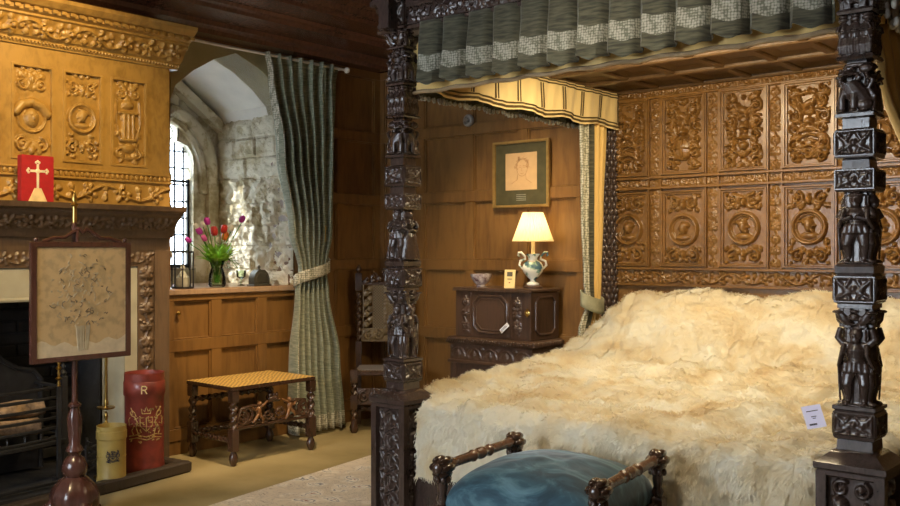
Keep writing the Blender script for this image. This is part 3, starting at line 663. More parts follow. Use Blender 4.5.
# grate
g=thing('fire_grate',(-5.58,2.42,.03),'black cast iron fire grate with curved bars holding burnt logs','grate')
def bow(y): return XC-.10+.10*math.cos((y-2.42)/.46*PI/2)
YS=[1.98+.88*i/16 for i in range(17)]
b=MB()
for k in range(6):
    z=.30+.062*k; b.tube([(bow(y),y,z) for y in YS],.010,6)
for y in (1.98,2.86):
    b.box(bow(y)-.02,bow(y)+.02,y-.02,y+.02,.03,.67,bev=.004); b.lathe(bow(y),y,[(.012,.67),(.024,.69),(.008,.71),(.014,.73),(.004,.75)],10)
    b.tube([(XC-.10,y,.32),(-5.95,y,.32)],.012,6); b.tube([(XC-.10,y,.60),(-5.95,y,.60)],.012,6)
for y in YS[1:-1:2]: b.tube([(bow(y)+.0,y,.29),(bow(y),y,.34)],.006,5)
b.tube([(bow(y)+.015,y,.275) for y in YS],.016,6)
b.build('basket',M['iron'],g,smooth=40)
bp=[(1.95,.05),(1.95,.62),(2.0,.68),(2.1,.70),(2.2,.76),(2.28,.86),(2.42,.90),(2.56,.86),(2.64,.76),(2.74,.70),(2.84,.68),(2.89,.62),(2.89,.05)]
b=MB(); b.prism(bp,-5.98,-5.95,'x'); b.tube([(-5.945,y,z) for y,z in bp],.016,6); b.build('back_plate',M['iron'],g,smooth=30)
b=MB(); b.tube([(XC-.07,1.92,.05),(XC+.06,2.1,.06),(XC+.10,2.42,.06),(XC+.06,2.74,.06),(XC-.07,2.95,.05)],.012,6)
for k in range(4): b.tube([(XC-.07,2.86+.004*k,.04+.045*k+.03),(XC-.02,2.97,.07+.045*k),(XC-.10,3.08,.07+.045*k),(XC-.25,3.1,.07+.045*k)],.008,6)
for y_,x_ in ((2.97,XC-.02),(3.1,XC-.25),(2.87,XC-.07)): b.tube([(x_,y_,.03),(x_,y_,.23)],.009,6)
b.build('ash_guard',M['iron'],g,smooth=40)
logm=plain('charred_log',(.50,.34,.21),.9,0,.3,18,.8,dist=.01,c2=(.10,.07,.05))
for i,(y0,y1,x,z,r) in enumerate(((2.08,2.75,-5.68,.37,.055),(2.02,2.5,-5.80,.38,.05),(2.35,2.8,-5.74,.47,.048),(2.1,2.6,-5.72,.475,.045),(2.2,2.78,-5.84,.47,.045))):
    b=MB(); b.tube([(x+.02*math.sin(k+i),lerp(y0,y1,k/5),z+.008*math.cos(2*k+i)) for k in range(6)],[r*random.uniform(.88,1.05) for _ in range(6)],10)
    tag(b.build('log',logm,smooth=50),['charred log at the front of the grate, lowest and longest','charred log lying behind the front log, low left in the grate','charred log on top at the right of the grate','charred log on top at the left of the grate','charred log at the very back of the grate'][i],'log','burnt logs in the grate')
# brass finial andiron + fire tools stand
def baluster(b,x,y,z0,z1,r,seed=0):
    prof=[(r*1.0,z0)]; n=7
    for k in range(n):
        za=lerp(z0,z1,(k+.1)/n); zb=lerp(z0,z1,(k+.5)/n)
        prof+=[(r*.45,za),(r*(1.3 if (k+seed)%2 else .7),zb),(r*.4,lerp(z0,z1,(k+.95)/n))]
    b.lathe(x,y,prof+[(r*.2,z1)],12)
b=MB(); baluster(b,-5.53,2.80,.62,.84,.016); b.ell((-5.53,2.80,.86),.024); b.box(-5.54,-5.52,2.79,2.81,.03,.62,mi=1); b.box(-5.60,-5.46,2.79,2.81,.03,.06,mi=1)
tag(b.build('andiron',[M['brass'],M['iron']],smooth=40),'iron andiron with a turned brass top standing at the right end of the iron grate','andiron')
ts=thing('fire_tool_stand',(-5.44,3.06,.03),'tall thin brass fire tool stand with a round tray behind the yellow bucket','fire tools')
b=MB(); b.lathe(-5.44,3.06,[(.075,.03),(.075,.04),(.03,.055),(.012,.08)],20); baluster(b,-5.44,3.06,.06,.44,.018); b.lathe(-5.44,3.06,[(.006,.52),(.010,.5),(.009,.8),(.016,.83),(.006,.86),(.014,.9),(.002,.94)],10)
b.build('stem',M['brass'],ts,smooth=40)
b=MB(); b.lathe(-5.44,3.06,[(.008,.455),(.05,.46),(.056,.47),(.05,.468),(.012,.47),(.014,.50),(.006,.53)],20); b.build('tray',M['brass'],ts,smooth=40)
# leather buckets
def bucket(x,y,r,z0,h,m,name,label):
    t=thing(name,(x,y,z0),label,'bucket')
    b=MB(); b.lathe(x,y,[(r*.95,z0),(r*.97,z0+.004),(r*.97,z0+h*.10),(r*.94,z0+h*.115),(r*.93,z0+h*.47),(r*.955,z0+h*.475),(r*.955,z0+h*.485),(r*.93,z0+h*.49),(r*.94,z0+h*.77),(r*1.0,z0+h*.785),(r*1.0,z0+h*.91),(r*.96,z0+h*.92),(r*.97,z0+h),(r*.93,z0+h),(r*.90,z0+h*.9),(r*.88,z0+.03)],40)
    b.build('body',m,t,smooth=40); return t
def on_cyl(cx,cy,r,a,u,z): 
    t=a+u/r; return (cx+r*math.cos(t),cy+r*math.sin(t),z)
rx,ry,rr=-5.38,3.29,.128
t=bucket(rx,ry,rr,.03,.64,M['redbucket'],'fire_bucket','tall red leather bucket with gold royal arms and a letter R')
ang=math.atan2(-ry,-rx)
b=MB()
def dec(pts,z0,r0=.003,sc=1,rad=rr*1.0,cx=rx,cy=ry,a=ang): b.tube([on_cyl(cx,cy,rad,a,u*sc,z0+v*sc) for u,v in pts],r0,5)
Rl=[[(-.017,-.025),(-.017,.025)],[(-.017,.025),(.004,.025),(.014,.019),(.014,.008),(.004,.001),(-.017,.001)],[(.0,.001),(.016,-.025)]]
for s_ in Rl: dec(s_,.03+.64*.845,.0042,.95,rr*1.0)
b.build('letter',M['creamlt'],t,smooth=0,)
b=MB(); rng=random.Random(3)
def crest(sc,z0,rad,cx,cy,a,r0,rng):
    def d(p): b.tube([on_cyl(cx,cy,rad,a,u*sc,z0+v*sc) for u,v in p],r0,5)
    d([(-.03,.03),(.03,.03),(.03,-.01),(0,-.04),(-.03,-.01),(-.03,.03)]); d([(0,.03),(0,-.04)]); d([(-.03,.005),(.03,.005)])
    d([(-.02,.05),(-.025,.075),(-.008,.062),(0,.085),(.008,.062),(.025,.075),(.02,.05),(-.02,.05)])
    for sx in (1,-1):
        d([(sx*.04,-.05),(sx*.05,-.02),(sx*.045,.01),(sx*.06,.035),(sx*.075,.04),(sx*.085,.055),(sx*.07,.065),(sx*.058,.055),(sx*.05,.035)])
        d([(sx*.06,.02),(sx*.04,.03)]); d([(sx*.055,0),(sx*.038,.004)]); d([(sx*.06,-.01),(sx*.075,-.035),(sx*.065,-.055)]); d([(sx*.07,.0),(sx*.09,-.01),(sx*.095,.02),(sx*.085,.03)])
        d([(sx*.07,.055),(sx*.08,.08)])
    d([(-.09,-.065),(-.045,-.055),(0,-.068),(.045,-.055),(.09,-.065)]); d([(-.09,-.08),(-.045,-.07),(0,-.083),(.045,-.07),(.09,-.08)])
    for _ in range(26):
        u=rng.uniform(-.08,.08); v=rng.uniform(-.10,.08); d([(u,v),(u+rng.uniform(-.012,.012),v+rng.uniform(-.012,.012)),(u+rng.uniform(-.012,.012),v+rng.uniform(-.012,.012))])
crest(1.25,.36,rr*.945,rx,ry,ang+.1,.0036,rng)
b.build('royal_arms',M['goldleaf'],t,smooth=0)
yx,yy,yr=-5.27,3.00,.090
t=bucket(yx,yy,yr,.03,.355,M['yelbucket'],'fire_bucket','short yellow leather bucket with a small black crest beside the red bucket')
b=MB(); crest(.42,.21,yr*.95,yx,yy,math.atan2(-yy,-yx)+.1,.0022,rng); b.build('crest',M['ink'],t,smooth=0)
# ---------------- pole screen
px_,py_=-4.757,2.495
ps=thing('pole_screen',(px_,py_,0),'mahogany pole fire screen with a faded embroidered panel before the fireplace','fire screen')
b=MB(); b.lathe(px_,py_,[(.014,.60),(.0135,1.58),(.018,1.59),(.008,1.60)],14); 
b.build('pole',M['mahog'],ps,smooth=40)
b=MB(); b.lathe(px_,py_,[(.012,1.50),(.012,1.68),(.022,1.69),(.010,1.70),(.016,1.72),(.003,1.76)],12); b.build('pole_top',M['brass'],ps,smooth=40)
b=MB(); b.lathe(px_,py_,[(.11,.07),(.122,.10),(.125,.15),(.11,.19),(.07,.235),(.05,.25),(.062,.27),(.066,.30),(.05,.34),(.03,.36),(.034,.375),(.045,.385),(.040,.40),(.028,.42),(.036,.50),(.038,.56),(.026,.60),(.022,.61),(.034,.62),(.034,.63),(.016,.645),(.015,.66)],28,fn=lambda a,z:1+(.05*math.cos(8*a) if z<.26 or .41<z<.58 else 0))
b.build('baluster',M['mahog'],ps,smooth=40)
for k in range(3):
    a=ang+k*2*PI/3+.5; b=MB(); c_,s_=math.cos(a),math.sin(a)
    b.tube([(px_+c_*d,py_+s_*d,z) for d,z in ((.04,.12),(.09,.115),(.14,.07),(.18,.035),(.205,.025))],[.045,.04,.032,.024,.025],10)
    b.build('leg',M['mahog'],ps,smooth=50)
sx_=px_+.03; y0,y1,z0,z1=2.243,2.80,.865,1.492
b=MB()
for a0,a1,c0,c1 in ((y0,y0+.028,z0,z1),(y1-.028,y1,z0,z1),(y0+.028,y1-.028,z0,z0+.028),(y0+.028,y1-.028,z1-.028,z1)): b.box(sx_-.012,sx_+.012,a0,a1,c0,c1,bev=.004)
for s_ in (1,-1): b.tube([(sx_,py_+.03+s_*q,z) for q,z in ((.22,z1+.0),(.16,z1+.02),(.10,z1+.022),(.06,z1+.05),(.02,z1+.07),(.0,z1+.05))],.011,8)
b.tube([(sx_,py_+s_*.0,z1),(sx_,py_,z1+.08)],.01,8)
for y in (y0+.03,y1-.03): b.ell((sx_,y,z1+.012),.012)
b.box(px_-.0,sx_,py_-.02,py_+.02,z1-.05,z1-.02); b.build('screen_frame',M['mahog'],ps,smooth=40)
b=MB(); b.box(sx_-.006,sx_+.004,y0+.026,y1-.026,z0+.026,z1-.026); o=b.build('embroidery',M['emb'],ps,smooth=0,loc=(sx_,(y0+y1)/2,(z0+z1)/2))
o.data.materials[0]=M['emb']
b=MB(); rng=random.Random(8)
for k in range(150):                                                # stitched bouquet
    a=rng.uniform(0,2*PI); q=rng.random()**.6; u=.17*q*math.cos(a)+.0; v=.20*q*math.sin(a)+.05
    pts=[(sx_+.0045,(y0+y1)/2+u,(z0+z1)/2+v)]
    for _ in range(3): u+=rng.uniform(-.014,.014); v+=rng.uniform(-.014,.014); pts.append((sx_+.0045,(y0+y1)/2+u,(z0+z1)/2+v))
    b.tube(pts,.0026,4,mi=rng.choice((0,0,1)))
for k in range(22): 
    u=rng.uniform(-.04,.05); b.tube([(sx_+.0045,(y0+y1)/2+u,(z0+z1)/2-.13),(sx_+.0045,(y0+y1)/2+u*.7,(z0+z1)/2-.26)],.003,4,mi=0)
b.build('embroidered_bouquet',[plain('pale_thread',(.42,.36,.25),.9),plain('dark_thread',(.16,.13,.09),.9)],ps,smooth=0)['kind']='stuff'
b=MB(); P=[]; 
for j in range(5):
    P.append([(sx_+.0052,lerp(y0+.03,y1-.03,i/20),lerp(z0+.028,z0+.085+.05*abs(i/20-.45)+.012*math.sin(i*1.3),j/4)) for i in range(21)])
b.grid(P); b.build('worn_cloth',plain('bare_linen',(.62,.53,.38),.8),ps,smooth=0)
# ---------------- red box with gold cross on the mantel
bx=XC+.11
t=thing('standing_card_box',(bx,2.59,1.73),'bright red upright book box with a white and gold cross on the mantel shelf','box')
b=MB(); b.box(bx-.025,bx+.025,2.495,2.685,1.73,2.0,bev=.004); b.build('cover',M['redbox'],t,smooth=20)
b=MB(); X=bx+.027; cy_=2.59; cz=1.88
b.box(bx+.02,X,cy_-.007,cy_+.007,cz-.075,cz+.07); b.box(bx+.02,X,cy_-.045,cy_+.045,cz+.022,cz+.036)
for dy,dz in ((0,.075),(.05,.029),(-.05,.029)):
    for k in range(3):
        a=[math.atan2(dz-.029,dy)+q for q in (-1.2,0,1.2)][k]; b.ell((X-.003,cy_+dy+.010*math.cos(a),cz+dz+.010*math.sin(a)),(.004,.009,.009),n=8,m=6)
b.ell((X-.003,cy_,cz+.029),(.005,.016,.016))
b.build('cross',plain('cross_gilt',(.85,.72,.48),.5,.1),t,smooth=40)
b=MB(); b.prism([(cy_-.055,1.733),(cy_+.055,1.733),(cy_+.02,1.81),(cy_-.02,1.81)],bx+.024,bx+.0275,'x'); b.build('mount',plain('cream_mount',(.85,.62,.30),.5),t,smooth=0)  # wedge of warm light on the box front, painted as pale colour
# ================================================================ WINDOW SILL THINGS
ZS=1.17
def on(pxl,X,):   # y for a pixel column on the plane x=X
    u=(pxl-450)/938; Z=-X/(.649-.76*u); return Z*(.76+.649*u)
# lantern
lx=-5.93; ly=on(182.5,lx); t=thing('candle_lantern',(lx,ly,ZS),'black iron cage candle lantern on the sill nearest the chimneypiece','lantern')
b=MB()
for k in range(8):
    a=k*PI/4+.2; b.tube([(lx+.075*math.cos(a),ly+.075*math.sin(a),ZS+.005),(lx+.075*math.cos(a),ly+.075*math.sin(a),ZS+.27)],.005,6); b.ell((lx+.075*math.cos(a),ly+.075*math.sin(a),ZS+.14),.009,n=6,m=5)
for z in (.008,.265): b.tube([(lx+.075*math.cos(q*PI/12),ly+.075*math.sin(q*PI/12),ZS+z) for q in range(25)],.006,6,cap=False)
b.lathe(lx,ly,[(.078,0),(.078,.0),(.078,.006),(.07,.008)],20) if False else b.lathe(lx,ly,[(.078,ZS),(.078,ZS+.008)],20)
b.build('cage',M['iron'],t,smooth=40)
b=MB(); b.lathe(lx,ly,[(.045,ZS+.008),(.05,ZS+.03),(.05,ZS+.08),(.03,ZS+.10),(.012,ZS+.13),(.02,ZS+.15),(.01,ZS+.17)],16); b.build('candle_cup',plain('frosted_glass',(.62,.60,.48),.2),t,smooth=40)
# tulips
vx=-5.95; vy=on(217,vx); t=thing('vase',(vx,vy,ZS),'clear green glass vase of tulips standing on the window sill','vase')
b=MB(); b.lathe(vx,vy,[(.055,ZS),(.066,ZS+.02),(.06,ZS+.09),(.042,ZS+.15),(.058,ZS+.20),(.056,ZS+.20),(.040,ZS+.15),(.056,ZS+.09),(.060,ZS+.02),(.05,ZS+.01)],28,fn=lambda a,z:1+.03*math.cos(12*a)); b.build('glass_body',M['vglass'],t,smooth=40)
b=MB(); b.lathe(vx,vy,[(.052,ZS+.012),(.056,ZS+.03),(.053,ZS+.09),(.038,ZS+.13)],20); b.build('water',glass('water',.02,(.90,.98,.86)),t,smooth=40)
rng=random.Random(12)
def leafmesh(b,p0,p1,bend,w):
    p0,p1=Vector(p0),Vector(p1); d=p1-p0; side=d.cross(Vector((0,0,1)));
    side=(side.normalized() if side.length>1e-4 else Vector((0,1,0))); P=[]
    for i in range(9):
        s_=i/8; c=p0+d*s_+Vector(bend)*math.sin(PI*s_*.9); ww=w*math.sin(PI*min(1,(s_*.85+.12)))**.8*(1-s_**5)
        P.append([tuple(c-side*ww),tuple(c+Vector((0,0,-ww*.35))),tuple(c+side*ww)])
    b.grid(P)
heads=[(188,240,'tmag',.9),(199,231,'tmag',1),(204,238,'tpink',.9),(207,221,'tmag',1),(214,231,'tred',1.25),(224,229,'tred',1.1),(225,236,'torange',1.2),(231,228,'twhite',1),(242,219,'tmag',1),(203,224,'twhite',.8),(196,226,'twhite',.8),(218,240,'twhite',.8)]
nm=dict(tmag='magenta',tpink='pink',tred='red',torange='orange',twhite='white')
hp_={}
for i,(hx,hyp,mk,sc) in enumerate(heads):
    X=vx+rng.uniform(-.07,.11); Y=on(hx,X); Z=.649*-X+.76*Y; zz=1.45+(250-hyp)*Z/938
    p=Vector((X,Y,zz)); base=Vector((vx+rng.uniform(-.02,.02),vy+rng.uniform(-.02,.02),ZS+.03)); nk=Vector((vx+(X-vx)*.2,vy+(Y-vy)*.2,ZS+.18))
    lab={188:'magenta tulip drooping out furthest left over the lantern',199:'magenta tulip on the left of the bunch above the lantern',204:'pink tulip in the left part of the bunch beneath a magenta one',207:'topmost magenta tulip left of the red tulips',214:'large red tulip in the front middle of the vase',224:'smaller red tulip just above the orange tulip',225:'orange tulip in the middle of the bunch',231:'white tulip right of the red and orange ones',242:'magenta tulip standing out alone furthest right',203:'small white tulip beside the topmost magenta tulip',196:'small white tulip at the upper left of the bunch',218:'small white tulip low down among the leaves'}[hx]
    t2=thing('tulip',base,lab,'tulip','tulips in the vase')
    b=MB(); b.tube([base,nk,nk.lerp(p,.5)+Vector((0,0,.012)),p-Vector((0,0,.02))],.0035,6); b.build('stem',M['green'],t2,smooth=50)
    b=MB(); ax=(p-nk).normalized(); q=ax.to_track_quat('Z','Y').to_matrix()
    for k in range(6):
        a=k*PI/3; off=q@Vector((.010*math.cos(a),.010*math.sin(a),0)); b.ell(p+off*sc,(.014*sc,.014*sc,.030*sc),n=8,m=7,rot=q@Matrix.Rotation(.12,3,'X'))
    b.build('petals',M[mk],t2,smooth=60)
b=MB()
for k in range(80):
    a=rng.uniform(0,2*PI); L=rng.uniform(.09,.21); zz=rng.uniform(.0,.13)
    p0=(vx+.02*math.cos(a),vy+.02*math.sin(a),ZS+.16); p1=(vx+.02*math.cos(a)+L*math.cos(a)*.75,vy+L*math.sin(a),ZS+.20+zz)
    leafmesh(b,p0,p1,(0,0,.035),rng.uniform(.012,.022))
tag(b.build('tulip_leaves',translucent(plain('tulip_leaf',(.36,.70,.08),.45,0,.25,25,.1),.55),smooth=60),'mass of bright green tulip leaves spilling over the glass vase','leaves',kind='stuff')
b=MB()
for k in range(10):
    a=rng.uniform(-.6,1.2)+PI/2; p0=Vector((vx,vy,ZS+.17)); L=rng.uniform(.14,.2)
    pts=[p0+Vector((L*s_*math.cos(a),L*s_*math.sin(a),.06*math.sin(s_*2.6)-.06*s_*s_)) for s_ in [i/7 for i in range(8)]]
    b.tube(pts,.002,4)
    for i in range(2,8):
        for s_ in (1,-1): leafmesh(b,pts[i],pts[i]+Vector((s_*.018,.012,.004)),(0,0,.002),.004)
tag(b.build('fern_sprigs',M['green'],smooth=0),'dark green fern sprigs hanging from the right of the tulip vase','leaves',kind='stuff')
# bell-shaped clock
cx_=-5.90; cy2=on(259,cx_); t=thing('dome_bell',(cx_,cy2,ZS),'small dark domed metal bell with a knob on the right of the sill','bell')
b=MB(); b.prism([(cy2-.075,ZS+.012),(cy2+.075,ZS+.012),(cy2+.075,ZS+.06),(cy2+.06,ZS+.10),(cy2+.03,ZS+.125),(cy2-.03,ZS+.125),(cy2-.06,ZS+.10),(cy2-.075,ZS+.06)],cx_-.035,cx_+.035,'x'); b.box(cx_-.045,cx_+.045,cy2-.085,cy2+.085,ZS,ZS+.012,bev=.003)
b.tube([(cx_+.037,cy2+y_,ZS+z_) for y_,z_ in ((-.055,.03),(-.055,.065),(-.035,.095),(0,.105),(.035,.095),(.055,.065),(.055,.03),(-.055,.03))],.004,6)
bz=plain('dull_pewter',(.14,.13,.10),.35,.7); b.build('body',bz,t,smooth=30)
b=MB(); b.lathe(cx_,cy2,[(.02,ZS+.123),(.008,ZS+.135),(.014,ZS+.148),(.003,ZS+.162)],12); b.build('knob',bz,t,smooth=40)
b=MB(); dx=-6.05; dy=on(241,dx); b.lathe(dx,dy,[(.03,ZS),(.008,ZS+.01),(.008,ZS+.05),(.035,ZS+.07),(.04,ZS+.12),(.037,ZS+.12),(.03,ZS+.075)],16)
tag(b.build('drinking_glass',M['vglass'],smooth=40),'small clear stemmed glass between the tulips and the domed bell','glass')
# ================================================================ WINDOW CURTAIN
def pleated(name,mats,keys,npl,amp,axis,parent=None,nz=60,nu=None,band=None,phase=0,skew=.0,seed=1):
    """keys: list of (z,c0,c1,off,amp) down the cloth; c along axis, off = distance on the other axis"""
    b=MB(); nu=nu or npl*12; P=[]; ks=sorted(keys,key=lambda k:-k[0]); zt,zb=ks[0][0],ks[-1][0]; rng=random.Random(seed); ph=[rng.uniform(-.6,.6) for _ in range(npl+2)]
    for j in range(nz+1):
        z=lerp(zt,zb,j/nz)
        for a,c in zip(ks[:-1],ks[1:]):
            if c[0]-1e-6<=z<=a[0]+1e-6: f=(a[0]-z)/(a[0]-c[0]); break
        f=f*f*(3-2*f); q=[lerp(a[i],c[i],f) for i in range(1,5)]; row=[]
        for i in range(nu+1):
            t=i/nu; k=t*npl; w=math.sin(2*PI*k+ph[int(k)]*math.sin(PI*(k%1))**2*1.5+phase)+.25*math.sin(4*PI*k+1+z*1.5)
            u=lerp(q[0],q[1],t)+q[3]*.35*math.cos(2*PI*k); d=q[2]+q[3]*w*(1+.2*math.sin(z*3+k))
            row.append((d,u,z) if axis=='y' else (u,d,z))
        P.append(row)
    b.grid(P,band if band else 0)
    o=b.build(name,mats,parent,smooth=0,recalc=False); 
    for p in o.data.polygons: p.use_smooth=True
    m=o.modifiers.new('thick','SOLIDIFY'); m.thickness=.006; m.offset=0
    return o
wc=thing('window_curtain',(-5.66,4.95,0),'heavy grey green pleated curtain drawn to the right of the stone window','curtain')
xc=-5.66
nz=70
def wb(i,j):
    if j<3: return 1
    return 1 if i>=nz-3 else 0
def wb(i,j):
    return 1 if (j<6 or i>=nz-3) else 0
pleated('drape',[M['curt'],M['lace']],[(2.95,4.47,5.22,xc,.028),(2.80,4.50,5.19,xc+.0,.030),(2.2,4.57,5.14,xc+.03,.050),(1.6,4.68,5.10,xc+.05,.048),(1.30,4.77,5.04,xc+.05,.032),(1.12,4.74,5.06,xc+.05,.04),(.6,4.69,5.15,xc+.06,.062),(.03,4.68,5.20,xc+.06,.070)],7,.03,'y',wc,nz=nz,nu=140,band=wb,seed=5)
b=MB(); P=[]
for j in range(5):
    row=[]
    for i in range(41):
        t=i/40; a=-PI*.62+t*PI*1.24; row.append((xc+.045+.085*math.cos(a),4.905+.175*math.sin(a),1.28+.16*(t-.5)+.045-.0225*j+.03*math.cos(a)*0))
    P.append(row)
b.grid(P); o=b.build('tieback',M['lace'],wc,smooth=60); m=o.modifiers.new('t','SOLIDIFY'); m.thickness=.01
b=MB(); b.tube([(xc,3.78,2.93),(xc,5.30,2.93)],.011,10); b.ell((xc,5.32,2.93),.025); b.tube([(xc,3.85,2.93),(XL,3.85,2.93)],.007,6); b.tube([(xc,5.27,2.93),(XL,5.27,2.93)],.007,6)
tag(b.build('curtain_rod',M['white'],smooth=50),'thin pale curtain rod running along above the window opening','curtain rod')
b=MB(); yk=on(325,-5.62); b.tube([(-5.62,yk,2.9),(-5.62,yk,1.62)],.004,6,mi=0); b.lathe(-5.62,yk,[(.004,1.60),(.014,1.615),(.014,1.63),(.005,1.65)],10,mi=1); b.tube([(-5.62,yk,1.60),(-5.62,yk,1.38)],.007,8,mi=1); b.lathe(-5.62,yk,[(.004,1.34),(.013,1.35),(.013,1.365),(.005,1.385)],10,mi=1)
tag(b.build('curtain_pull',[M['curt'],M['brass']],smooth=50),'slim cord and brass pull hanging at the right edge of the window curtain','curtain pull')
# ================================================================ CANE BENCH
def twist(b,p0,p1,r,pitch=90,n=12,mi=0,amp=.28,lobes=2):
    p0,p1=Vector(p0),Vector(p1); L=(p1-p0).length; k=max(6,int(L/.006))
    b.tube([p0.lerp(p1,i/k) for i in range(k+1)],r,n,mi,twist=(amp,lobes,pitch))
bw=thing('cane_bench',(-5.43,4.22,0),'dark walnut bench with barley twist legs and a woven cane top under the window','bench')
X0,X1,Y0_,Y1_=-5.66,-5.19,3.84,4.52; HS=.54
b=MB(); b.box(X0-.03,X1+.03,Y0_-.03,Y1_+.018,HS-.035,HS-.008,bev=.006)
b.build('seat_frame',M['walnut'],bw,smooth=30)
b=MB(); P=[[(lerp(X0-.03,X1+.03,i/12),lerp(Y0_-.03,Y1_+.018,j/16),HS-.006+.006*math.sin(PI*i/12)*math.sin(PI*j/16)) for i in range(13)] for j in range(17)]; b.grid(P); b.build('cane_seat',M['cane'],bw,smooth=60)
for x in (X0,X1):
    for y in (Y0_,Y1_):
        b=MB(); b.sq(x,y,[(.026,HS-.035),(.026,HS-.11),(.022,HS-.115)]); twist(b,(x,y,HS-.11),(x,y,.24),.024,110)
        b.sq(x,y,[(.020,.25),(.027,.245),(.027,.10),(.020,.095)]); b.lathe(x,y,[(.014,.10),(.018,.09),(.027,.07),(.032,.045),(.026,.02),(.016,.0)],16)
        b.build('leg',M['walnut'],bw,smooth=45)
for x in (X0,X1): pass
for y in (Y0_,Y1_):
    b=MB(); twist(b,(X0+.025,y,.17),(X1-.025,y,.17),.019,110); b.build('stretcher',M['walnut'],bw,smooth=45)
b=MB(); twist(b,(X0,Y0_+.025,.40),(X0,Y1_-.025,.40),.019,110); b.build('stretcher',M['walnut'],bw,smooth=45)
b=MB(); twist(b,(X0+.02,Y0_+.1,.17),(X0+.02,Y1_-.1,.17),.016,110); twist(b,(X0,Y0_+.025,.17),(X0,Y1_-.025,.17),.016,110); b.build('stretcher',M['walnut'],bw,smooth=45)
# carved front stretcher with two cherubs holding a crown
b=MB()
def sc3(b,y,z,R0,turns,a0,d,r,x):
    pts=[]; n=int(12*turns)
    for i in range(n+1):
        t=i/n; a=a0+d*2*PI*turns*t; q=R0*(1-.85*t); pts.append((x,y+q*math.cos(a),z+q*math.sin(a)))
    b.tube(pts,[r*(1-.5*i/n) for i in range(n+1)],7)
yc=(Y0_+Y1_)/2
b.box(X1-.010,X1+.008,Y0_+.02,Y1_-.02,.235,.258,bev=.004)
zz=[.27,.33,.36,.34,.30]
for s_ in (1,-1):
    sc3(b,yc+s_*.27,.31,.055,1.5,PI/2,s_,.014,X1); sc3(b,yc+s_*.225,.335,.05,1.4,-PI/2,-s_,.013,X1); sc3(b,yc+s_*.05,.31,.04,1.4,0,s_,.012,X1); sc3(b,yc+s_*.295,.28,.035,1.3,0,-s_,.011,X1)
    b.tube([(X1,yc+s_*.325,.255),(X1,yc+s_*.28,.375),(X1,yc+s_*.19,.385),(X1,yc+s_*.10,.375)],.012,7)
    b.tube([(X1,yc+s_*.06,.26),(X1,yc+s_*.2,.28),(X1,yc+s_*.33,.25)],.011,7)
b.ell((X1,yc,.415),(.016,.045,.022)); 
for k in (-1,0,1): b.ell((X1,yc+k*.028,.44),(.012,.012,.016))
b.tube([(X1,yc-.05,.40),(X1,yc+.05,.40)],.010,8)
for k in range(9): b.ell((X1,yc-.32+.08*k,.27+.03*(k%2)),(.012,.022,.014))
b.build('carved_stretcher',M['walnut'],bw,smooth=50)
for s_ in (1,-1):
    b=MB(); y=yc+s_*.13; b.ell((X1+.012,y,.395),.017); b.ell((X1+.010,y+s_*.006,.345),(.018,.020,.034)); b.tube([(X1+.01,y,.37),(X1+.018,y-s_*.035,.385),(X1+.012,y-s_*.065,.405)],[.010,.009,.006],8); b.tube([(X1+.01,y,.37),(X1+.018,y+s_*.04,.35),(X1+.012,y+s_*.06,.375)],[.010,.008,.005],8)
    b.tube([(X1+.01,y,.325),(X1+.022,y-s_*.02,.29),(X1+.01,y-s_*.03,.258)],[.013,.011,.006],8); b.tube([(X1+.01,y+s_*.01,.325),(X1+.02,y+s_*.035,.30),(X1+.01,y+s_*.055,.27)],[.013,.011,.006],8)
    for q in range(3): b.tube([(X1-.002,y+s_*.015,.365),(X1-.004,y+s_*(.045+.01*q),.39-.012*q)],[.010,.004],6)
    b.build('cherub',wood('worn_walnut',(.11,.048,.018),(.21,.095,.035),.3,coat=.4),bw,smooth=60)['label']='carved cherub in lighter worn wood'
# ================================================================ HIGH BACK CHAIR
fr=Vector((.649,-.760,0)); rt=Vector((.760,.649,0))                  # towards the camera / to the right
pc=Vector((-5.3,5.30,0)); u0=(384-450)/938; Zc=7.62; cc=Vector((Zc*(-.649+.76*u0),Zc*(.76+.649*u0),0))
hc=thing('high_back_chair',(0,0,0),'tall carved dark chair with barley twist posts and caned back in the corner','chair')
CH=[]
W2=.225
b=MB()
for s_ in (1,-1):
    b=MB(); b.sq(s_*W2,.20,[(.02,0),(.022,.30),(.022,.50),(.022,.60)]); twist(b,(s_*W2,.20,.62),(s_*W2,.20,1.10),.022,110); b.sq(s_*W2,.20,[(.024,.58),(.026,.60),(.026,.68),(.024,.69)]); b.sq(s_*W2,.20,[(.024,1.11),(.027,1.12),(.027,1.25),(.022,1.26)]); b.lathe(s_*W2,.20,[(.012,1.26),(.024,1.28),(.02,1.30),(.006,1.33)],12); CH.append(b.build('back_post',M['walnut'],None,smooth=45))
    b=MB(); twist(b,(s_*W2,-.18,.10),(s_*W2,-.18,.46),.022,110); b.sq(s_*W2,-.18,[(.024,.19),(.027,.20),(.027,.29),(.024,.30)]); b.sq(s_*W2,-.18,[(.026,.40),(.028,.41),(.028,.50),(.02,.505)]); b.lathe(s_*W2,-.18,[(.02,0),(.034,.02),(.036,.045),(.024,.08),(.02,.10)],14); CH.append(b.build('leg',M['walnut'],None,smooth=45))
b=MB(); b.box(-W2-.03,W2+.03,-.205,.22,.455,.49,bev=.008); CH.append(b.build('seat_frame',M['walnut'],None,smooth=30))
b=MB(); b.box(-W2+.01,W2-.01,-.17,.18,.49,.496); CH.append(b.build('cane_seat',weave('dark_cane',(.07,.045,.02),(.15,.10,.05),90,.6,'CHECK'),None,smooth=0))
bkm=wood('worn_carved_oak',(.08,.05,.022),(.20,.14,.06),.35,coat=.3)
r=Relief(.40,.11,.0045)
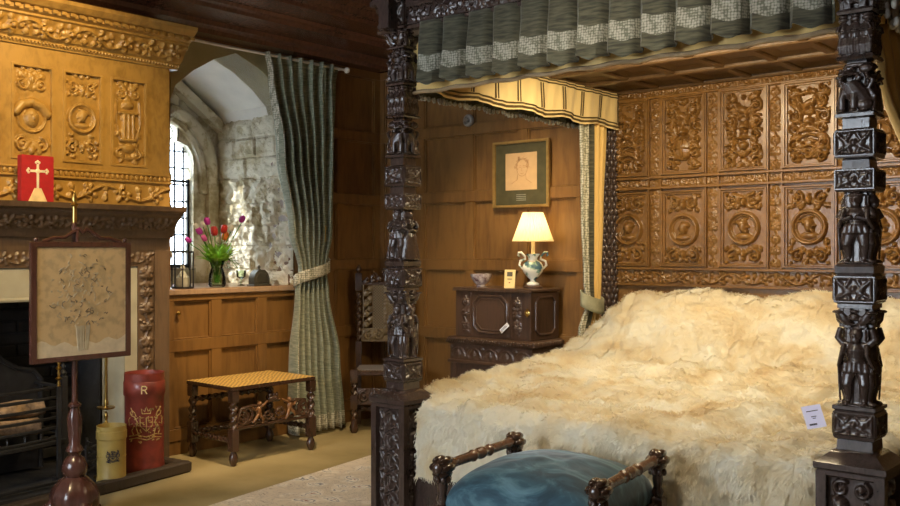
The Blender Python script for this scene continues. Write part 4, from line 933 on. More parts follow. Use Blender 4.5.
for s_ in (1,-1): r.scroll(s_*.06,0,.045,1.5,1.5,s_,.009,.014); r.scroll(s_*.14,-.005,.04,1.5,1.5,-s_,.009,.014); r.leaf(s_*.10,-.04,.07,PI/2,.4,.014)
r.ball(0,.02,.022,.02)
def board(r,x,y,z,back=.02,m=None):
    b=MB(); r.grid(b,(x,y-.004,z),(1,0,0),(0,0,1),(0,-1,0)); b.box(x-r.w/2,x+r.w/2,y-.0035,y+back,z-r.h/2,z+r.h/2); return b
b=board(r,0,.19,.745); CH.append(b.build('lower_rail',bkm,None,smooth=60))
b=MB(); b.box(-.2,.2,.19,.21,1.155,1.185,bev=.003)
for k in range(-3,4):
    b.ell((.055*k,.20,1.20+.02*math.cos(k)),(.026,.014,.026)); 
for s_ in (1,-1):
    P=[]; 
    for i in range(16): a=PI/2+s_*2*PI*1.2*i/15; q=.035*(1-.8*i/15); P.append((s_*.10+q*math.cos(a),.20,1.225+q*math.sin(a)))
    b.tube(P,.010,7); b.tube([(s_*.19,.2,1.18),(s_*.15,.2,1.22)],.012,6)
b.ell((0,.20,1.245),(.035,.016,.028)); 
for k in (-1,0,1): b.ell((k*.022,.2,1.28),(.009,.009,.014))
CH.append(b.build('crest_rail',M['walnut'],None,smooth=50))
for s_ in (1,-1):
    b=MB()
    for k in range(8): 
        z=.83+.043*k; b.ell((s_*.145+.018*(1 if k%2 else -1),.195,z),(.028,.010,.026)); b.tube([(s_*.145-.03,.195,z-.02),(s_*.145+.03,.195,z+.02)],.008,6)
    b.box(s_*.145-.045,s_*.145-.036,.185,.205,.79,1.16); b.box(s_*.145+.036,s_*.145+.045,.185,.205,.79,1.16); CH.append(b.build('carved_side_strip',bkm,None,smooth=60))
b=MB(); b.box(-.10,.10,.192,.198,.79,1.16); CH.append(b.build('cane_back',weave('old_cane',(.08,.055,.025),(.18,.13,.06),90,.6,'CHECK'),None,smooth=0))
b=board(vert_leaf(.035,.36,3,.004),0,.19,.975,.004); CH.append(b.build('centre_strip',bkm,None,smooth=60))
r=Relief(.40,.13,.0045)
for s_ in (1,-1): r.scroll(s_*.06,0,.05,1.5,1.5,s_,.011,.016); r.scroll(s_*.145,0,.045,1.5,1.5,-s_,.011,.016)
r.ball(0,0,.025,.02)
b=board(r,0,-.18,.29,.012); CH.append(b.build('front_stretcher',M['walnut'],None,smooth=60))
b=MB(); twist(b,(-W2,0,.16),(W2,0,.16),.018,110); twist(b,(-W2,-.16,.16),(-W2,.19,.16),.018,110); twist(b,(W2,-.16,.16),(W2,.19,.16),.018,110); CH.append(b.build('stretcher',M['walnut'],None,smooth=45))
for o in CH: o.parent=hc
hc.location=cc; hc.rotation_euler=(0,0,math.atan2(rt.y,rt.x))
# ================================================================ CABINET ON CHEST
cabn=thing('cabinet',(-4.24,5.63,0),'dark carved oak cabinet on a stand against the panelled wall beside the bed','cabinet')
x0,x1,yf,yb=-4.595,-3.895,5.45,5.80
b=MB(); b.box(x0,x1,yf,yb,.80,1.145,bev=.004); b.box(x0-.015,x1+.015,yf-.02,yb,1.145,1.17,bev=.006)
for k in range(50):
    x=x0-.01+k*(x1-x0+.02)/49; b.ell((x,yf-.02,1.148),(.006,.006,.008),n=6,m=4)
b.build('body',M['cab'],cabn,smooth=30)
b=MB(); b.box(x0-.05,x1+.05,yf-.05,yb,.745,.80,bev=.015); b.box(x0-.03,x1+.03,yf-.03,yb,.62,.745); b.box(x0-.045,x1+.045,yf-.045,yb,.60,.625,bev=.006)
for k in range(36):
    x=x0-.04+k*(x1-x0+.08)/35; b.ell((x,yf-.052,.772),(.0085,.012,.022),n=8,m=5,rot=Matrix.Rotation(.5,3,'Y'))
for k in range(16):
    y=yf-.04+k*(yb-yf)/15; b.ell((x1+.052,y,.772),(.012,.0085,.022),n=8,m=5)
b.build('base_moulding',M['cab'],cabn,smooth=40)
def arcade(w,h):
    r=Relief(w,h,.005); n=max(1,int(w/.14)); s_=w/n
    for i in range(n):
        x=-w/2+(i+.5)*s_; r.stroke([(x+s_*.42*math.cos(a),-h*.3+h*.6*math.sin(a)) for a in [PI*k/10 for k in range(11)]],.006,.008); r.leaf(x,-h*.35,h*.5,PI/2,.5,.008)
    for i in range(n+1): r.scroll(-w/2+i*s_,h*.28,h*.14,1.2,0,1,.005,.007)
    return r
carved('carved_frieze',arcade(x1-x0+.05,.11),((x0+x1)/2,yf-.0305,.683),(1,0,0),(0,0,1),(0,-1,0),M['cab'],cabn)
b=MB(); b.box(x0-.02,x1+.02,yf-.02,yb,.06,.60)
for s_ in (x0-.03,x1-.03): b.box(s_,s_+.06,yf-.03,yf+.03,0,.60,bev=.006); b.box(s_,s_+.06,yb-.06,yb,0,.60,bev=.006)
b.build('chest',M['cab'],cabn,smooth=30)
xm=(x0+x1)/2-.0
for cxx in (x0+.10,x1-.12): carved('carved_strip',vert_leaf(.085,.27,int(cxx*-10),.004,d=.8),(cxx,yf-.0015,.975),(1,0,0),(0,0,1),(0,-1,0),M['cab'],cabn)
dr=MB(); dw,dh,cut=.155,.135,.05; cz=.975; xm=(x0+x1)/2-.015
octo=lambda k:[(xm-dw*k+cut,cz-dh*k),(xm+dw*k-cut,cz-dh*k),(xm+dw*k,cz-dh*k+cut),(xm+dw*k,cz+dh*k-cut),(xm+dw*k-cut,cz+dh*k),(xm-dw*k+cut,cz+dh*k),(xm-dw*k,cz+dh*k-cut),(xm-dw*k,cz-dh*k+cut)]
dr.prism(octo(.86),yf-.006,yf+.0,'y'); P=[(x,yf-.004,z) for x,z in octo(1)]; dr.tube(P+[P[0]],.010,8,cap=False); P=[(x,yf-.006,z) for x,z in octo(.84)]; dr.tube(P+[P[0]],.005,6,cap=False)
dr.box(xm-.19,xm-.182,yf-.008,yf,.82,1.13); dr.box(xm+.182,xm+.19,yf-.008,yf,.82,1.13)
door=dr.build('door',M['cab'],cabn,smooth=30)
b=MB(); b.lathe(0,0,[(.022,0),(.022,.004),(.010,.008),(.012,.016),(.004,.02)],14); b.box(-.008,.008,-.03,.03,0,.003); o=b.build('escutcheon',M['brass'],None,smooth=40); o.rotation_euler=(R(90),0,0); o.location=(x1-.03,yf-.004,1.0); bpy.context.view_layer.update(); link_parent(o,door)
b=MB(); ysm=(yf+yb)/2
b.tube([(x1+.004,ysm+q,cz+w_) for q,w_ in ((-.12,-.1),(-.08,-.135),(.08,-.135),(.12,-.1),(.12,.1),(.08,.135),(-.08,.135),(-.12,.1),(-.12,-.1))],.009,8,cap=False); b.build('side_moulding',M['cab'],cabn,smooth=40)
b=MB(); b.M=Matrix.Translation((-4.11,yf-.030,.885))@Matrix.Rotation(R(-40),4,'Y'); b.box(-.045,.045,-.002,.002,-.016,.016); b.box(-.036,.02,-.003,.0,.002,.006,mi=1); b.box(-.036,.03,-.003,.0,-.006,-.003,mi=1)
tag(b.build('paper_label',[M['paper'],M['ink']],smooth=0),'small slanted white paper label on the cabinet door','label')
# things on it
zt=1.17
lx,ly=-4.00,5.62
lamp=thing('table_lamp',(lx,ly,zt),'porcelain urn table lamp with a pleated cream shade on the cabinet','lamp')
b=MB(); b.lathe(lx,ly,[(.068,zt),(.07,zt+.012),(.058,zt+.02),(.05,zt+.024)],28); b.build('base',M['cab'],lamp,smooth=40)
b=MB(); b.lathe(lx,ly,[(.045,zt+.024),(.048,zt+.035),(.022,zt+.05),(.020,zt+.065),(.045,zt+.085),(.072,zt+.12),(.080,zt+.155),(.062,zt+.19),(.036,zt+.205),(.034,zt+.225),(.050,zt+.245),(.052,zt+.252),(.02,zt+.255)],32); b.build('urn',M['porc'],lamp,smooth=50)
for s_ in (1,-1):
    b=MB(); d=rt*s_; pts=[]
    for q,z in ((.072,.14),(.10,.17),(.092,.20),(.055,.215),(.06,.235),(.085,.262),(.105,.262),(.108,.24),(.095,.235)): pts.append((lx+d.x*q,ly+d.y*q,zt+z))
    b.tube(pts,[.007,.009,.009,.008,.008,.009,.009,.008,.005],8); b.build('handle',M['porc'],lamp,smooth=50)
b=MB(); b.lathe(lx,ly,[(.014,zt+.25),(.014,zt+.35)],14); b.build('candle_tube',M['creamlt'],lamp,smooth=40)
b=MB(); n=72; P=[]
for j in range(7):
    t=j/6; P.append([((lx+(lerp(.150,.072,t)+ (.003 if i%2 else -.003))*math.cos(2*PI*i/n)),(ly+(lerp(.150,.072,t)+(.003 if i%2 else -.003))*math.sin(2*PI*i/n)),zt+lerp(.345,.555,t)) for i in range(n)])
b.grid(P,close=True); b.tube([(lx+.151*math.cos(q*PI/18),ly+.151*math.sin(q*PI/18),zt+.346) for q in range(37)],.0035,5,cap=False); b.build('lamp_shade',M['shade'],lamp,smooth=20)
b=MB(); b.ell((lx,ly,zt+.40),(.022,.022,.032)); bm_=bpy.data.materials.new('lit_bulb'); bm_.use_nodes=True; q=bm_.node_tree.nodes['Principled BSDF']; q.inputs['Emission Color'].default_value=(1,.78,.42,1); q.inputs['Emission Strength'].default_value=4; b.build('bulb',bm_,lamp,smooth=50)
light('POINT','table_lamp_light',(lx,ly,zt+.445),None,(1,.74,.40),2.2,shadow_soft_size=.03)
def onb(pxl,Y): 
    u=(pxl-450)/938; Z=Y/(.76+.649*u); return Z*(-.649+.76*u)
bx_=onb(481,5.58); b=MB(); b.lathe(bx_,5.58,[(.032,zt),(.036,zt+.008),(.03,zt+.014),(.055,zt+.035),(.075,zt+.065),(.083,zt+.098),(.080,zt+.098),(.07,zt+.065),(.05,zt+.038),(.0,zt+.03)],32,cap=True)
tag(b.build('porcelain_bowl',plain('red_blue_porcelain',(.75,.68,.66),.15,0,.1,34,0,c2=(.12,.05,.07)),smooth=50),'small patterned porcelain bowl standing left on the cabinet','bowl')
b=MB(); kx=onb(509.5,5.56); b.M=Matrix.Translation((kx,5.56,zt))@Matrix.Rotation(R(12),4,'Z')@Matrix.Rotation(R(-6),4,'X'); b.box(-.043,.043,-.004,.004,0,.135); b.box(-.022,.022,-.0052,-.004,.085,.118,mi=1); b.box(-.018,.018,-.0052,-.004,.062,.068,mi=1); b.box(-.006,.006,-.0052,-.004,.035,.042,mi=2)
tag(b.build('information_card',[M['creamlt'],plain('grey_ink',(.12,.11,.08),.8),M['redbox']],smooth=0),'small upright cream information card between bowl and lamp','card')
# picture
pcx=(onb(494,5.81)+onb(549,5.81))/2; pw=.265; pz0,pz1=1.775,2.29
pic=thing('framed_drawing',(pcx,5.82,2.03),'framed red chalk portrait drawing with a dark green mount on the panelled wall','picture')
b=MB(); yy_=5.822; fw=.022
for a0,a1,c0,c1 in ((-pw,-pw+fw,pz0,pz1),(pw-fw,pw,pz0,pz1),(-pw+fw,pw-fw,pz0,pz0+fw),(-pw+fw,pw-fw,pz1-fw,pz1)): b.box(pcx+a0,pcx+a1,yy_-.025,yy_,c0,c1,bev=.005)
b.build('frame',plain('gilt_frame',(.42,.27,.09),.35,.5),pic,smooth=30)
b=MB(); b.box(pcx-pw+fw,pcx+pw-fw,yy_-.008,yy_-.002,pz0+fw,pz1-fw); b.build('mount',plain('green_mount',(.075,.068,.032),.4),pic,smooth=0)
b=MB(); b.box(pcx-.148,pcx+.148,yy_-.010,yy_-.008,pz0+.135,pz1-.095); b.build('drawing',plain('buff_paper',(.52,.34,.17),.7,0,.05),pic,smooth=0)
b=MB(); q=lambda pts,r=.0018:b.tube([(pcx+u*1.0,yy_-.0105,2.06+v) for u,v in pts],r,4)
q([(.05*math.cos(a)+.01,.065*math.sin(a)+.02) for a in [PI*k/12 for k in range(25)]],.0016)
rng=random.Random(2)
for k in range(46): a=rng.uniform(-.2,PI+.4); u,v=.01+.055*math.cos(a),.035+.06*math.sin(a); q([(u,v),(u+rng.uniform(-.02,.02),v+rng.uniform(-.02,.02)),(u+rng.uniform(-.02,.02),v+rng.uniform(-.02,.02))],.0016)
for s_ in (-1,1): q([(s_*.02+.01-.010,.022),(s_*.02+.01+.010,.022)]); q([(s_*.02+.01-.012,.034),(s_*.02+.01+.012,.036)])
q([(.01,.02),(.004,-.004),(.014,-.006)]); q([(-.005,-.022),(.01,-.024),(.025,-.021)]); q([(-.03,-.03),(-.035,-.07),(-.09,-.10)]); q([(.045,-.03),(.05,-.07),(.10,-.10)])
b.build('portrait_lines',plain('red_chalk',(.44,.25,.125),.9),pic,smooth=0)
b=MB()
for k in range(4): b.box(pcx-.045,pcx+.045,yy_-.010,yy_-.008,pz0+.055+.014*k,pz0+.06+.014*k)
b.build('caption',plain('pale_caption',(.32,.32,.26),.8),pic,smooth=0)
# round wall sensor
b=MB(); b.lathe(0,0,[(.045,0),(.05,.01),(.05,.025),(.042,.035),(.030,.035),(.028,.02),(.018,.02),(.016,.05),(.003,.055)],24)
o=b.build('wall_sensor',plain('grey_plastic',(.28,.26,.24),.5),smooth=40); o.rotation_euler=(R(90),0,0); o.location=(onb(468,5.80),5.822,1.45+128*7.6/938); tag(o,'small round grey sensor fixed high on the dark panelling','sensor')
# ================================================================ THE BED
BX0,BX1,FY,HY=-3.366,-1.082,3.564,5.70
BXC=(BX0+BX1)/2
bed=thing('four_poster_bed',(BXC,4.6,0),'great carved dark oak four poster bed with figured posts, coffered tester and panelled headboard','bed')
def voxelise(mb,vox):
    o=mb.build('tmp',M['post'],smooth=0); m=o.modifiers.new('r','REMESH'); m.mode='VOXEL'; m.voxel_size=vox; m.use_smooth_shade=True
    m2=o.modifiers.new('s','SMOOTH'); m2.factor=.4; m2.iterations=2
    dg=bpy.context.evaluated_depsgraph_get(); me=bpy.data.meshes.new_from_object(o.evaluated_get(dg)); bpy.data.objects.remove(o)
    for p in me.polygons: p.use_smooth=True
    return me
# figures face local -Y, feet at z=0, unit height 1, about .36 wide
def fig_man(var=0):
    b=MB()
    b.ell((0,-.03,.90),(.070,.075,.088)); b.ell((0,-.105,.885),(.016,.025,.030)); b.ell((0,-.07,.83),(.05,.05,.05))
    if var==0:
        b.ell((0,-.03,.965),(.09,.085,.03)); b.ell((0,-.03,.99),(.05,.05,.04))
    else:
        for k in (-1,0,1): b.ell((k*.04,-.03,.985),(.022,.03,.04))
    b.tube([(0,0,.82),(0,-.02,.70),(0,-.02,.60),(0,0,.50)],[.05,.105,.085,.10],12)
    b.ell((-.09,-.01,.76),(.055,.055,.05)); b.ell((.09,-.01,.76),(.055,.055,.05))
    for s_ in (1,-1):
        if var==0: b.tube([(s_*.12,-.01,.77),(s_*.165,-.03,.66),(s_*.10,-.11,.62),(s_*.02,-.13,.66)],[.045,.04,.034,.028],10)
        elif var==1: b.tube([(s_*.12,-.01,.77),(s_*.17,-.03,.64),(s_*.13,-.08,.52),(s_*.11,-.10,.48)],[.045,.038,.032,.028],10)
        else: b.tube([(s_*.12,-.01,.77),(s_*.18,-.02,.85),(s_*.15,-.03,.98)],[.045,.036,.03],10)
        b.tube([(s_*.05,-.01,.50),(s_*.085,-.05,.28),(s_*.075,-.02,.10),(s_*.08,-.02,.05)],[.072,.055,.036,.03],10); b.ell((s_*.085,-.06,.025),(.035,.07,.028)); b.ell((s_*.084,-.075,.27),(.04,.035,.04))
    for k in range(-2,3): b.tube([(k*.045,-.06-.02*(2-abs(k)),.54),(k*.055,-.06-.02*(2-abs(k)),.42)],[.028,.034],8)
    b.tube([(.085*math.cos(a),.09*math.sin(a)-.01,.565) for a in [PI+PI*k/8 for k in range(9)]],.02,8)
    if var==1: b.ell((0,-.12,.45),(.06,.03,.08)); b.tube([(.15,-.06,.05),(.14,-.09,.5)],.016,8)
    b.box(-.12,.12,0,.10,0,.97); b.box(-.18,.18,-.10,.10,0,.012)
    return b
def fig_woman():
    b=MB(); b.ell((0,-.03,.90),(.066,.07,.082)); b.ell((0,-.10,.885),(.014,.022,.026)); b.tube([(-.07,0,.86),(-.05,-.02,.96),(.05,-.02,.96),(.07,0,.86)],.035,8)
    b.tube([(0,0,.82),(0,-.03,.72),(0,-.02,.60),(0,-.03,.45),(0,-.03,.2),(0,-.02,.0)],[.045,.10,.07,.12,.14,.155],14)
    for k in range(-3,4): b.tube([(k*.022,-.09,.55),(k*.036,-.155+abs(k)*.012,.25),(k*.048,-.16+abs(k)*.014,.0)],[.012,.018,.022],6)
    for s_ in (1,-1):
        b.ell((s_*.04,-.10,.72),.035); b.tube([(s_*.11,0,.77),(s_*.16,-.04,.65),(s_*.08,-.13,.57),(s_*.0,-.15,.60)],[.042,.036,.03,.026],10)
    b.box(-.12,.12,0,.10,0,.97); b.box(-.18,.18,-.10,.10,0,.012); return b
def fig_beast():
    b=MB(); b.tube([(.06,-.0,.18),(.0,-.05,.40),(-.06,-.07,.60)],[.12,.13,.10],12); b.ell((-.08,-.10,.76),(.085,.095,.085)); b.ell((-.10,-.18,.73),(.05,.05,.042)); b.ell((-.14,-.08,.84),(.025,.02,.035)); b.ell((-.03,-.08,.85),(.025,.02,.035))
    for k in range(9): a=k*.75; b.ell((-.06+.10*math.cos(a),-.08,.68+.10*math.sin(a)),(.035,.035,.04))
    b.tube([(-.08,-.09,.50),(-.12,-.12,.28),(-.12,-.12,.04)],[.05,.04,.036],10); b.tube([(.0,-.12,.46),(.0,-.15,.25),(.0,-.15,.04)],[.045,.038,.034],10)
    b.ell((-.12,-.15,.03),(.042,.06,.03)); b.ell((.0,-.18,.03),(.042,.05,.03)); b.ell((.09,-.06,.14),(.09,.09,.12)); b.ell((.10,-.14,.03),(.045,.07,.03))
    b.tube([(.14,-.02,.12),(.18,-.04,.30),(.13,-.06,.46),(.17,-.06,.60),(.12,-.07,.68)],[.025,.022,.022,.03,.03],8)
    b.ell((.10,-.06,.84),(.07,.05,.09)); b.ell((.0,-.03,.93),(.12,.05,.05)); b.box(-.12,.12,0,.10,0,.97); b.box(-.18,.18,-.10,.10,0,.012); return b
def fig_trio():
    b=MB()
    for k in (-1,0,1):
        x=k*.115; b.ell((x,-.06,.86),(.05,.05,.07)); b.ell((x,-.06,.94),(.05,.05,.03)); b.tube([(x,-.04,.78),(x,-.06,.60),(x,-.05,.42)],[.045,.06,.055],8)
        for s_ in (1,-1): b.tube([(x+s_*.025,-.05,.42),(x+s_*.03,-.09,.22),(x+s_*.028,-.06,.03)],[.032,.028,.024],8); b.tube([(x+s_*.045,-.05,.72),(x+s_*.06,-.09,.58),(x,-.12,.55)],[.026,.022,.02],6)
    b.box(-.14,.14,0,.10,0,.97); return b
def leaves_cap():
    b=MB()
    for s_ in (1,-1):
        pts=[(s_*(.05+.11*(1-math.cos(t))/2+.02*math.sin(2*t)),-.06-.05*math.sin(t/2),.1+.75*t/PI) for t in [PI*k/8 for k in range(9)]]; b.tube(pts,[.05,.055,.06,.06,.055,.05,.045,.04,.05],8); b.ell((s_*.155,-.12,.80),(.05,.06,.09)); b.tube([(s_*.02,-.06,.15),(s_*.10,-.10,.35),(s_*.17,-.10,.5)],[.04,.04,.02],8)
    b.ell((0,-.10,.55),(.06,.06,.22)); b.ell((0,-.13,.85),(.045,.04,.08)); b.box(-.17,.17,-.02,.10,0,1); return b
FIG=[voxelise(f,.011) for f in (fig_man(0),fig_man(1),fig_woman(),fig_beast(),fig_trio(),leaves_cap(),fig_man(2))]
def bedpost(cx,cy,which):
    b=MB(); hw=.0625; c=.034
    P=[(.10,.755),(.088,.765),(.078,.768),(.082,.775),(.082,.785),(.068,.79),(.068,.868),(.074,.872),(.074,.885),(.060,.888)]
    P=[(.12,.66),(.125,.665),(.125,.685),(.115,.69),(.085,.715),(.075,.725),(.062,.73),(.060,.765),(.068,.77),(.072,.778),(.072,.865),(.066,.87),(.074,.876),(.074,.888),(c,.889),(c,1.235),(.060,1.24),(.060,1.255),(.070,1.262),(.070,1.355),(.060,1.36),(.066,1.368),(.068,1.39),(.060,1.40),(c,1.402),(c,1.655),(.062,1.66),(.068,1.668),(.068,1.74),(.048,1.745),(.046,1.775),(.066,1.782),(.068,1.79),(.068,1.88),(.062,1.887),(.046,1.89),(.046,1.925),(.066,1.93),(.066,1.942),(c,1.945),(c,2.13),(.060,2.135),(.066,2.142),(.060,2.152),(c,2.153),(c,2.30),(.060,2.302),(.064,2.312),(.058,2.32),(c,2.32),(c,2.49),(.060,2.492),(.060,2.502),(c,2.504),(c,2.585),(.070,2.59),(.074,2.60),(.068,2.61),(.068,2.73),(.08,2.745),(.10,2.76),(.10,2.95)]
    b.sq(cx,cy,P); post=b.build('bed_post',M['post'],bed,smooth=30)
    secs=[(.889,.285,[0,1]),(1.17,.07,[5]),(1.402,.255,[1,2] if which else [0,2]),(1.945,.185,[3,3] if not which else [2,3]),(2.153,.15,[4]),(2.32,.17,[3,1] if not which else [5,5]),(2.504,.082,[5])]
    if which: secs[0]=(.889,.285,[6,1]); secs[2]=(1.402,.255,[0,1]); 
    for si,(z,h,kinds) in enumerate(secs):
        for k in range(4):
            me=FIG[kinds[(k+si)%len(kinds)]]
            o=bpy.data.objects.new('carved_figure',me); C.objects.link(o)
            a=k*PI/2; w=.128/.36
            o.scale=(w if h>.1 else w,.26 if h>.2 else .24,h)
            d=Vector((math.sin(a),-math.cos(a),0))*(.036); o.location=(cx+d.x,cy+d.y,z); o.rotation_euler=(0,0,a)
            if (k+si)%2 and kinds[0]==3: o.scale.x*=-1
            bpy.context.view_layer.update(); link_parent(o,post)
    # strapwork blocks
    for zi,(z,h,w) in enumerate(((1.3085,.085,.134),(1.704,.065,.130),(1.835,.085,.130),(.8215,.08,.138),(2.67,.10,.128))):
        for k in range(4):
            a=k*PI/2; n=Vector((math.sin(a),-math.cos(a),0)); u=Vector((math.cos(a),math.sin(a),0))
            rr_=strap(w,h,zi+k,.0045,.9); m=MB(); rr_.grid(m,Vector((cx,cy,z))+n*((.0702,.0682,.0682,.0722,.0682)[zi]),u,(0,0,1),n); m.build('strapwork',M['post'],post,smooth=60,recalc=False)
    # pedestal
    b=MB(); h=.088
    b.box(cx-h,cx+h,cy-h,cy+h,.08,.655)
    for sx in (1,-1):
        for sy in (1,-1): b.box(cx+sx*.100-.018,cx+sx*.100+.018,cy+sy*.100-.018,cy+sy*.100+.018,.0,.655,bev=.004)
    b.box(cx-.118,cx+.118,cy-.118,cy+.118,.0,.09,bev=.008); b.box(cx-.116,cx+.116,cy-.116,cy+.116,.635,.662,bev=.006)
    ped=b.build('pedestal',M['post'],bed,smooth=30)
    for k in range(4):
        a=k*PI/2; n=Vector((math.sin(a),-math.cos(a),0)); u=Vector((math.cos(a),math.sin(a),0)); w,hh=.16,.53
        r=Relief(w,hh,.004)
        if which and k in (0,1):
            r.ball(0,.09,.05,.035,.07,.4); r.ball(-.035,.17,.028,.04,.03); r.stroke([(-.03,.13),(-.05,.19)],.02,.035); r.ball(.02,.02,.05,.035,.06,-.3); r.stroke([(.03,0),(.05,-.08),(.02,-.14)],.017,.028); r.stroke([(-.02,0),(-.05,-.07),(-.03,-.14)],.017,.028); r.stroke([(.05,.05),(.07,.12),(.05,.18)],.010,.02); r.stroke([(-.05,.10),(-.07,.03)],.014,.025)
            for yy in (-.20,.23): r.scroll(-.035,yy,.03,1.4,1,1,.009,.018); r.scroll(.035,yy,.03,1.4,1,-1,.009,.018)
        else:
            for i in range(5):
                y=-.21+.105*i
                for sx in (1,-1):
                    r.stroke([(0,y-.045),(sx*.032,y-.03),(sx*.042,y),(sx*.032,y+.03),(0,y+.045)],.0095,.016); r.stroke([(sx*.075,y-.05),(sx*.045,y-.005),(sx*.075,y+.045)],.008,.014); r.ball(sx*.062,y+.052,.012,.016)
                r.ball(0,y,.014,.018,.024); r.stroke([(0,y-.05),(0,y+.05)],.005,.012)
        m=MB(); r.grid(m,Vector((cx,cy,.365))+n*.0885,u,(0,0,1),n); m.build('carved_panel',M['post'],ped,smooth=60,recalc=False)
bedpost(BX0,FY,0); bedpost(BX1,FY,1)
# head posts: carved columns beside the headboard
for x in (BX0-.02,BX1+.02):
    b=MB(); b.sq(x,HY-.02,[(.06,0),(.06,.9),(.05,.92)]); b.lathe(x,HY-.02,[(.05,.92),(.045,2.45),(.06,2.5),(.06,2.56)],20)
    k=0; z=.96
    while z<2.42:
        for j in range(8): a=j*PI/4+(k%2)*PI/8; b.ell((x+.046*math.cos(a),HY-.02+.046*math.sin(a),z),(.017,.017,.028),n=7,m=5)
        z+=.042; k+=1
    b.build('head_post',M['post'],bed,smooth=50)
# headboard
hb0,hb1=BX0+.03,BX1-.03
b=MB(); b.box(hb0,hb1,HY,HY+.06,.4,2.56)
cent=[BXC+.41*(k-2.5)+0 for k in range(6)]
rows=[(1.965,2.455),(1.356,1.827)]
stl=[hb0]+[ (cent[i]+cent[i+1])/2 for i in range(5)]+[hb1]
for c in cent:
    for z0,z1 in rows:
        for k_,(m_,d_) in enumerate(((0.0,.030),(.012,.018))):
            A,B_,D,E=c-.155+m_,c+.155-m_,z0-.015+m_,z1+.015-m_; t_=.012
            b.box(A,A+t_,HY-d_,HY,D,E,bev=.003); b.box(B_-t_,B_,HY-d_,HY,D,E,bev=.003); b.box(A+t_,B_-t_,HY-d_,HY,D,D+t_,bev=.003); b.box(A+t_,B_-t_,HY-d_,HY,E-t_,E,bev=.003)
for s_ in stl[1:-1]:
    b.box(s_-.048,s_-.040,HY-.026,HY,1.33,2.49,bev=.003); b.box(s_+.040,s_+.048,HY-.026,HY,1.33,2.49,bev=.003)
for z in (1.325,1.865,1.935,2.475,2.545,1.215): b.box(hb0,hb1,HY-.034,HY,z-.008,z+.008,bev=.004)
hbd=b.build('headboard',M['head'],bed,smooth=30)
for i,c in enumerate(cent):
    for j,(z0,z1) in enumerate(rows):
        rel=(arms if j==0 else portrait)(.262,z1-z0-.006,40+i*2+j,.004,2.3)
        carved('carved_panel',rel,(c,HY-.002,(z0+z1)/2),(1,0,0),(0,0,1),(0,-1,0),M['head'],hbd)
for s_ in stl[1:-1]:
    for z0,z1 in ((1.335,1.855),(1.945,2.465)): carved('carved_stile',vert_leaf(.072,z1-z0,int(z0*10),.0045,1.1),(s_,HY-.004,(z0+z1)/2),(1,0,0),(0,0,1),(0,-1,0),M['head'],hbd)
for z in (1.90,2.51,1.27): carved('carved_rail',rinceau(hb1-hb0,.05 if z<2 and z>1.5 else .058 if z>2 else .09,int(z*10),.0045,1.3),(BXC,HY-.003,z),(1,0,0),(0,0,1),(0,-1,0),M['head'],hbd)
# tester
b=MB(); ZT=2.56; b.box(BX0-.03,BX1+.03,FY,HY+.06,ZT,ZT+.03)
nx,ny=7,5
for i in range(nx+1):
    x=lerp(BX0+.03,BX1-.03,i/nx); b.box(x-.03,x+.03,FY+.05,HY,ZT-.035,ZT,bev=.008)
for j in range(ny+1):
    y=lerp(FY+.12,HY-.03,j/ny); b.box(BX0,BX1,y-.03,y+.03,ZT-.04,ZT,bev=.008)
for i in range(nx):
    for j in range(ny):
        xa,xb=lerp(BX0+.03,BX1-.03,i/nx)+.03,lerp(BX0+.03,BX1-.03,(i+1)/nx)-.03; ya,yb_=lerp(FY+.12,HY-.03,j/ny)+.03,lerp(FY+.12,HY-.03,(j+1)/ny)-.03
        m_=.05; 
        b.add([(xa,ya,ZT-.02),(xb,ya,ZT-.02),(xb,yb_,ZT-.02),(xa,yb_,ZT-.02),(xa+m_,ya+m_,ZT-.001),(xb-m_,ya+m_,ZT-.001),(xb-m_,yb_-m_,ZT-.001),(xa+m_,yb_-m_,ZT-.001)],[(0,1,5,4),(1,2,6,5),(2,3,7,6),(3,0,4,7)])
b.build('tester',M['tester'],bed,smooth=30)
# cornices
def cornice_x(y,out,xa,xb):
    b=MB(); o=out
    pr=[(y+.03*-o,2.585),(y+o*.045,2.585),(y+o*.05,2.60),(y+o*.04,2.61),(y+o*.04,2.685),(y+o*.055,2.695),(y+o*.06,2.71),(y+o*.10,2.76),(y+o*.12,2.77),(y+o*.12,2.79),(y+o*.17,2.83),(y+o*.18,2.87),(y-o*.03,2.87)]
    b.prism(pr,xa,xb,'x'); k=xa
    while k<xb-.05: b.box(k,k+.045,min(y+o*.05,y+o*.105),max(y+o*.05,y+o*.105),2.715,2.755,bev=.008); k+=.09
    return b
b=cornice_x(FY,-1,BX0-.14,BX1+.14); crn=b.build('front_cornice',M['post'],bed,smooth=30)
carved('carved_frieze',rinceau(BX1-BX0-.2,.068,71,.006,1.1),(BXC,FY-.041,2.648),(1,0,0),(0,0,1),(0,-1,0),M['post'],crn)
for x,o_ in ((BX0,-1),(BX1,1)):
    b=MB(); pr=[(x-.03*o_,2.585),(x+o_*.045,2.585),(x+o_*.05,2.60),(x+o_*.04,2.61),(x+o_*.04,2.685),(x+o_*.06,2.71),(x+o_*.10,2.76),(x+o_*.12,2.77),(x+o_*.12,2.79),(x+o_*.17,2.83),(x+o_*.18,2.87),(x-o_*.03,2.87)]
    b.prism(pr,FY-.14,HY+.08,'y'); k=FY-.12
    while k<HY: b.box(min(x+o_*.05,x+o_*.105),max(x+o_*.05,x+o_*.105),k,k+.045,2.715,2.755,bev=.008); k+=.09
    b.build('side_cornice',M['post'],bed,smooth=30)
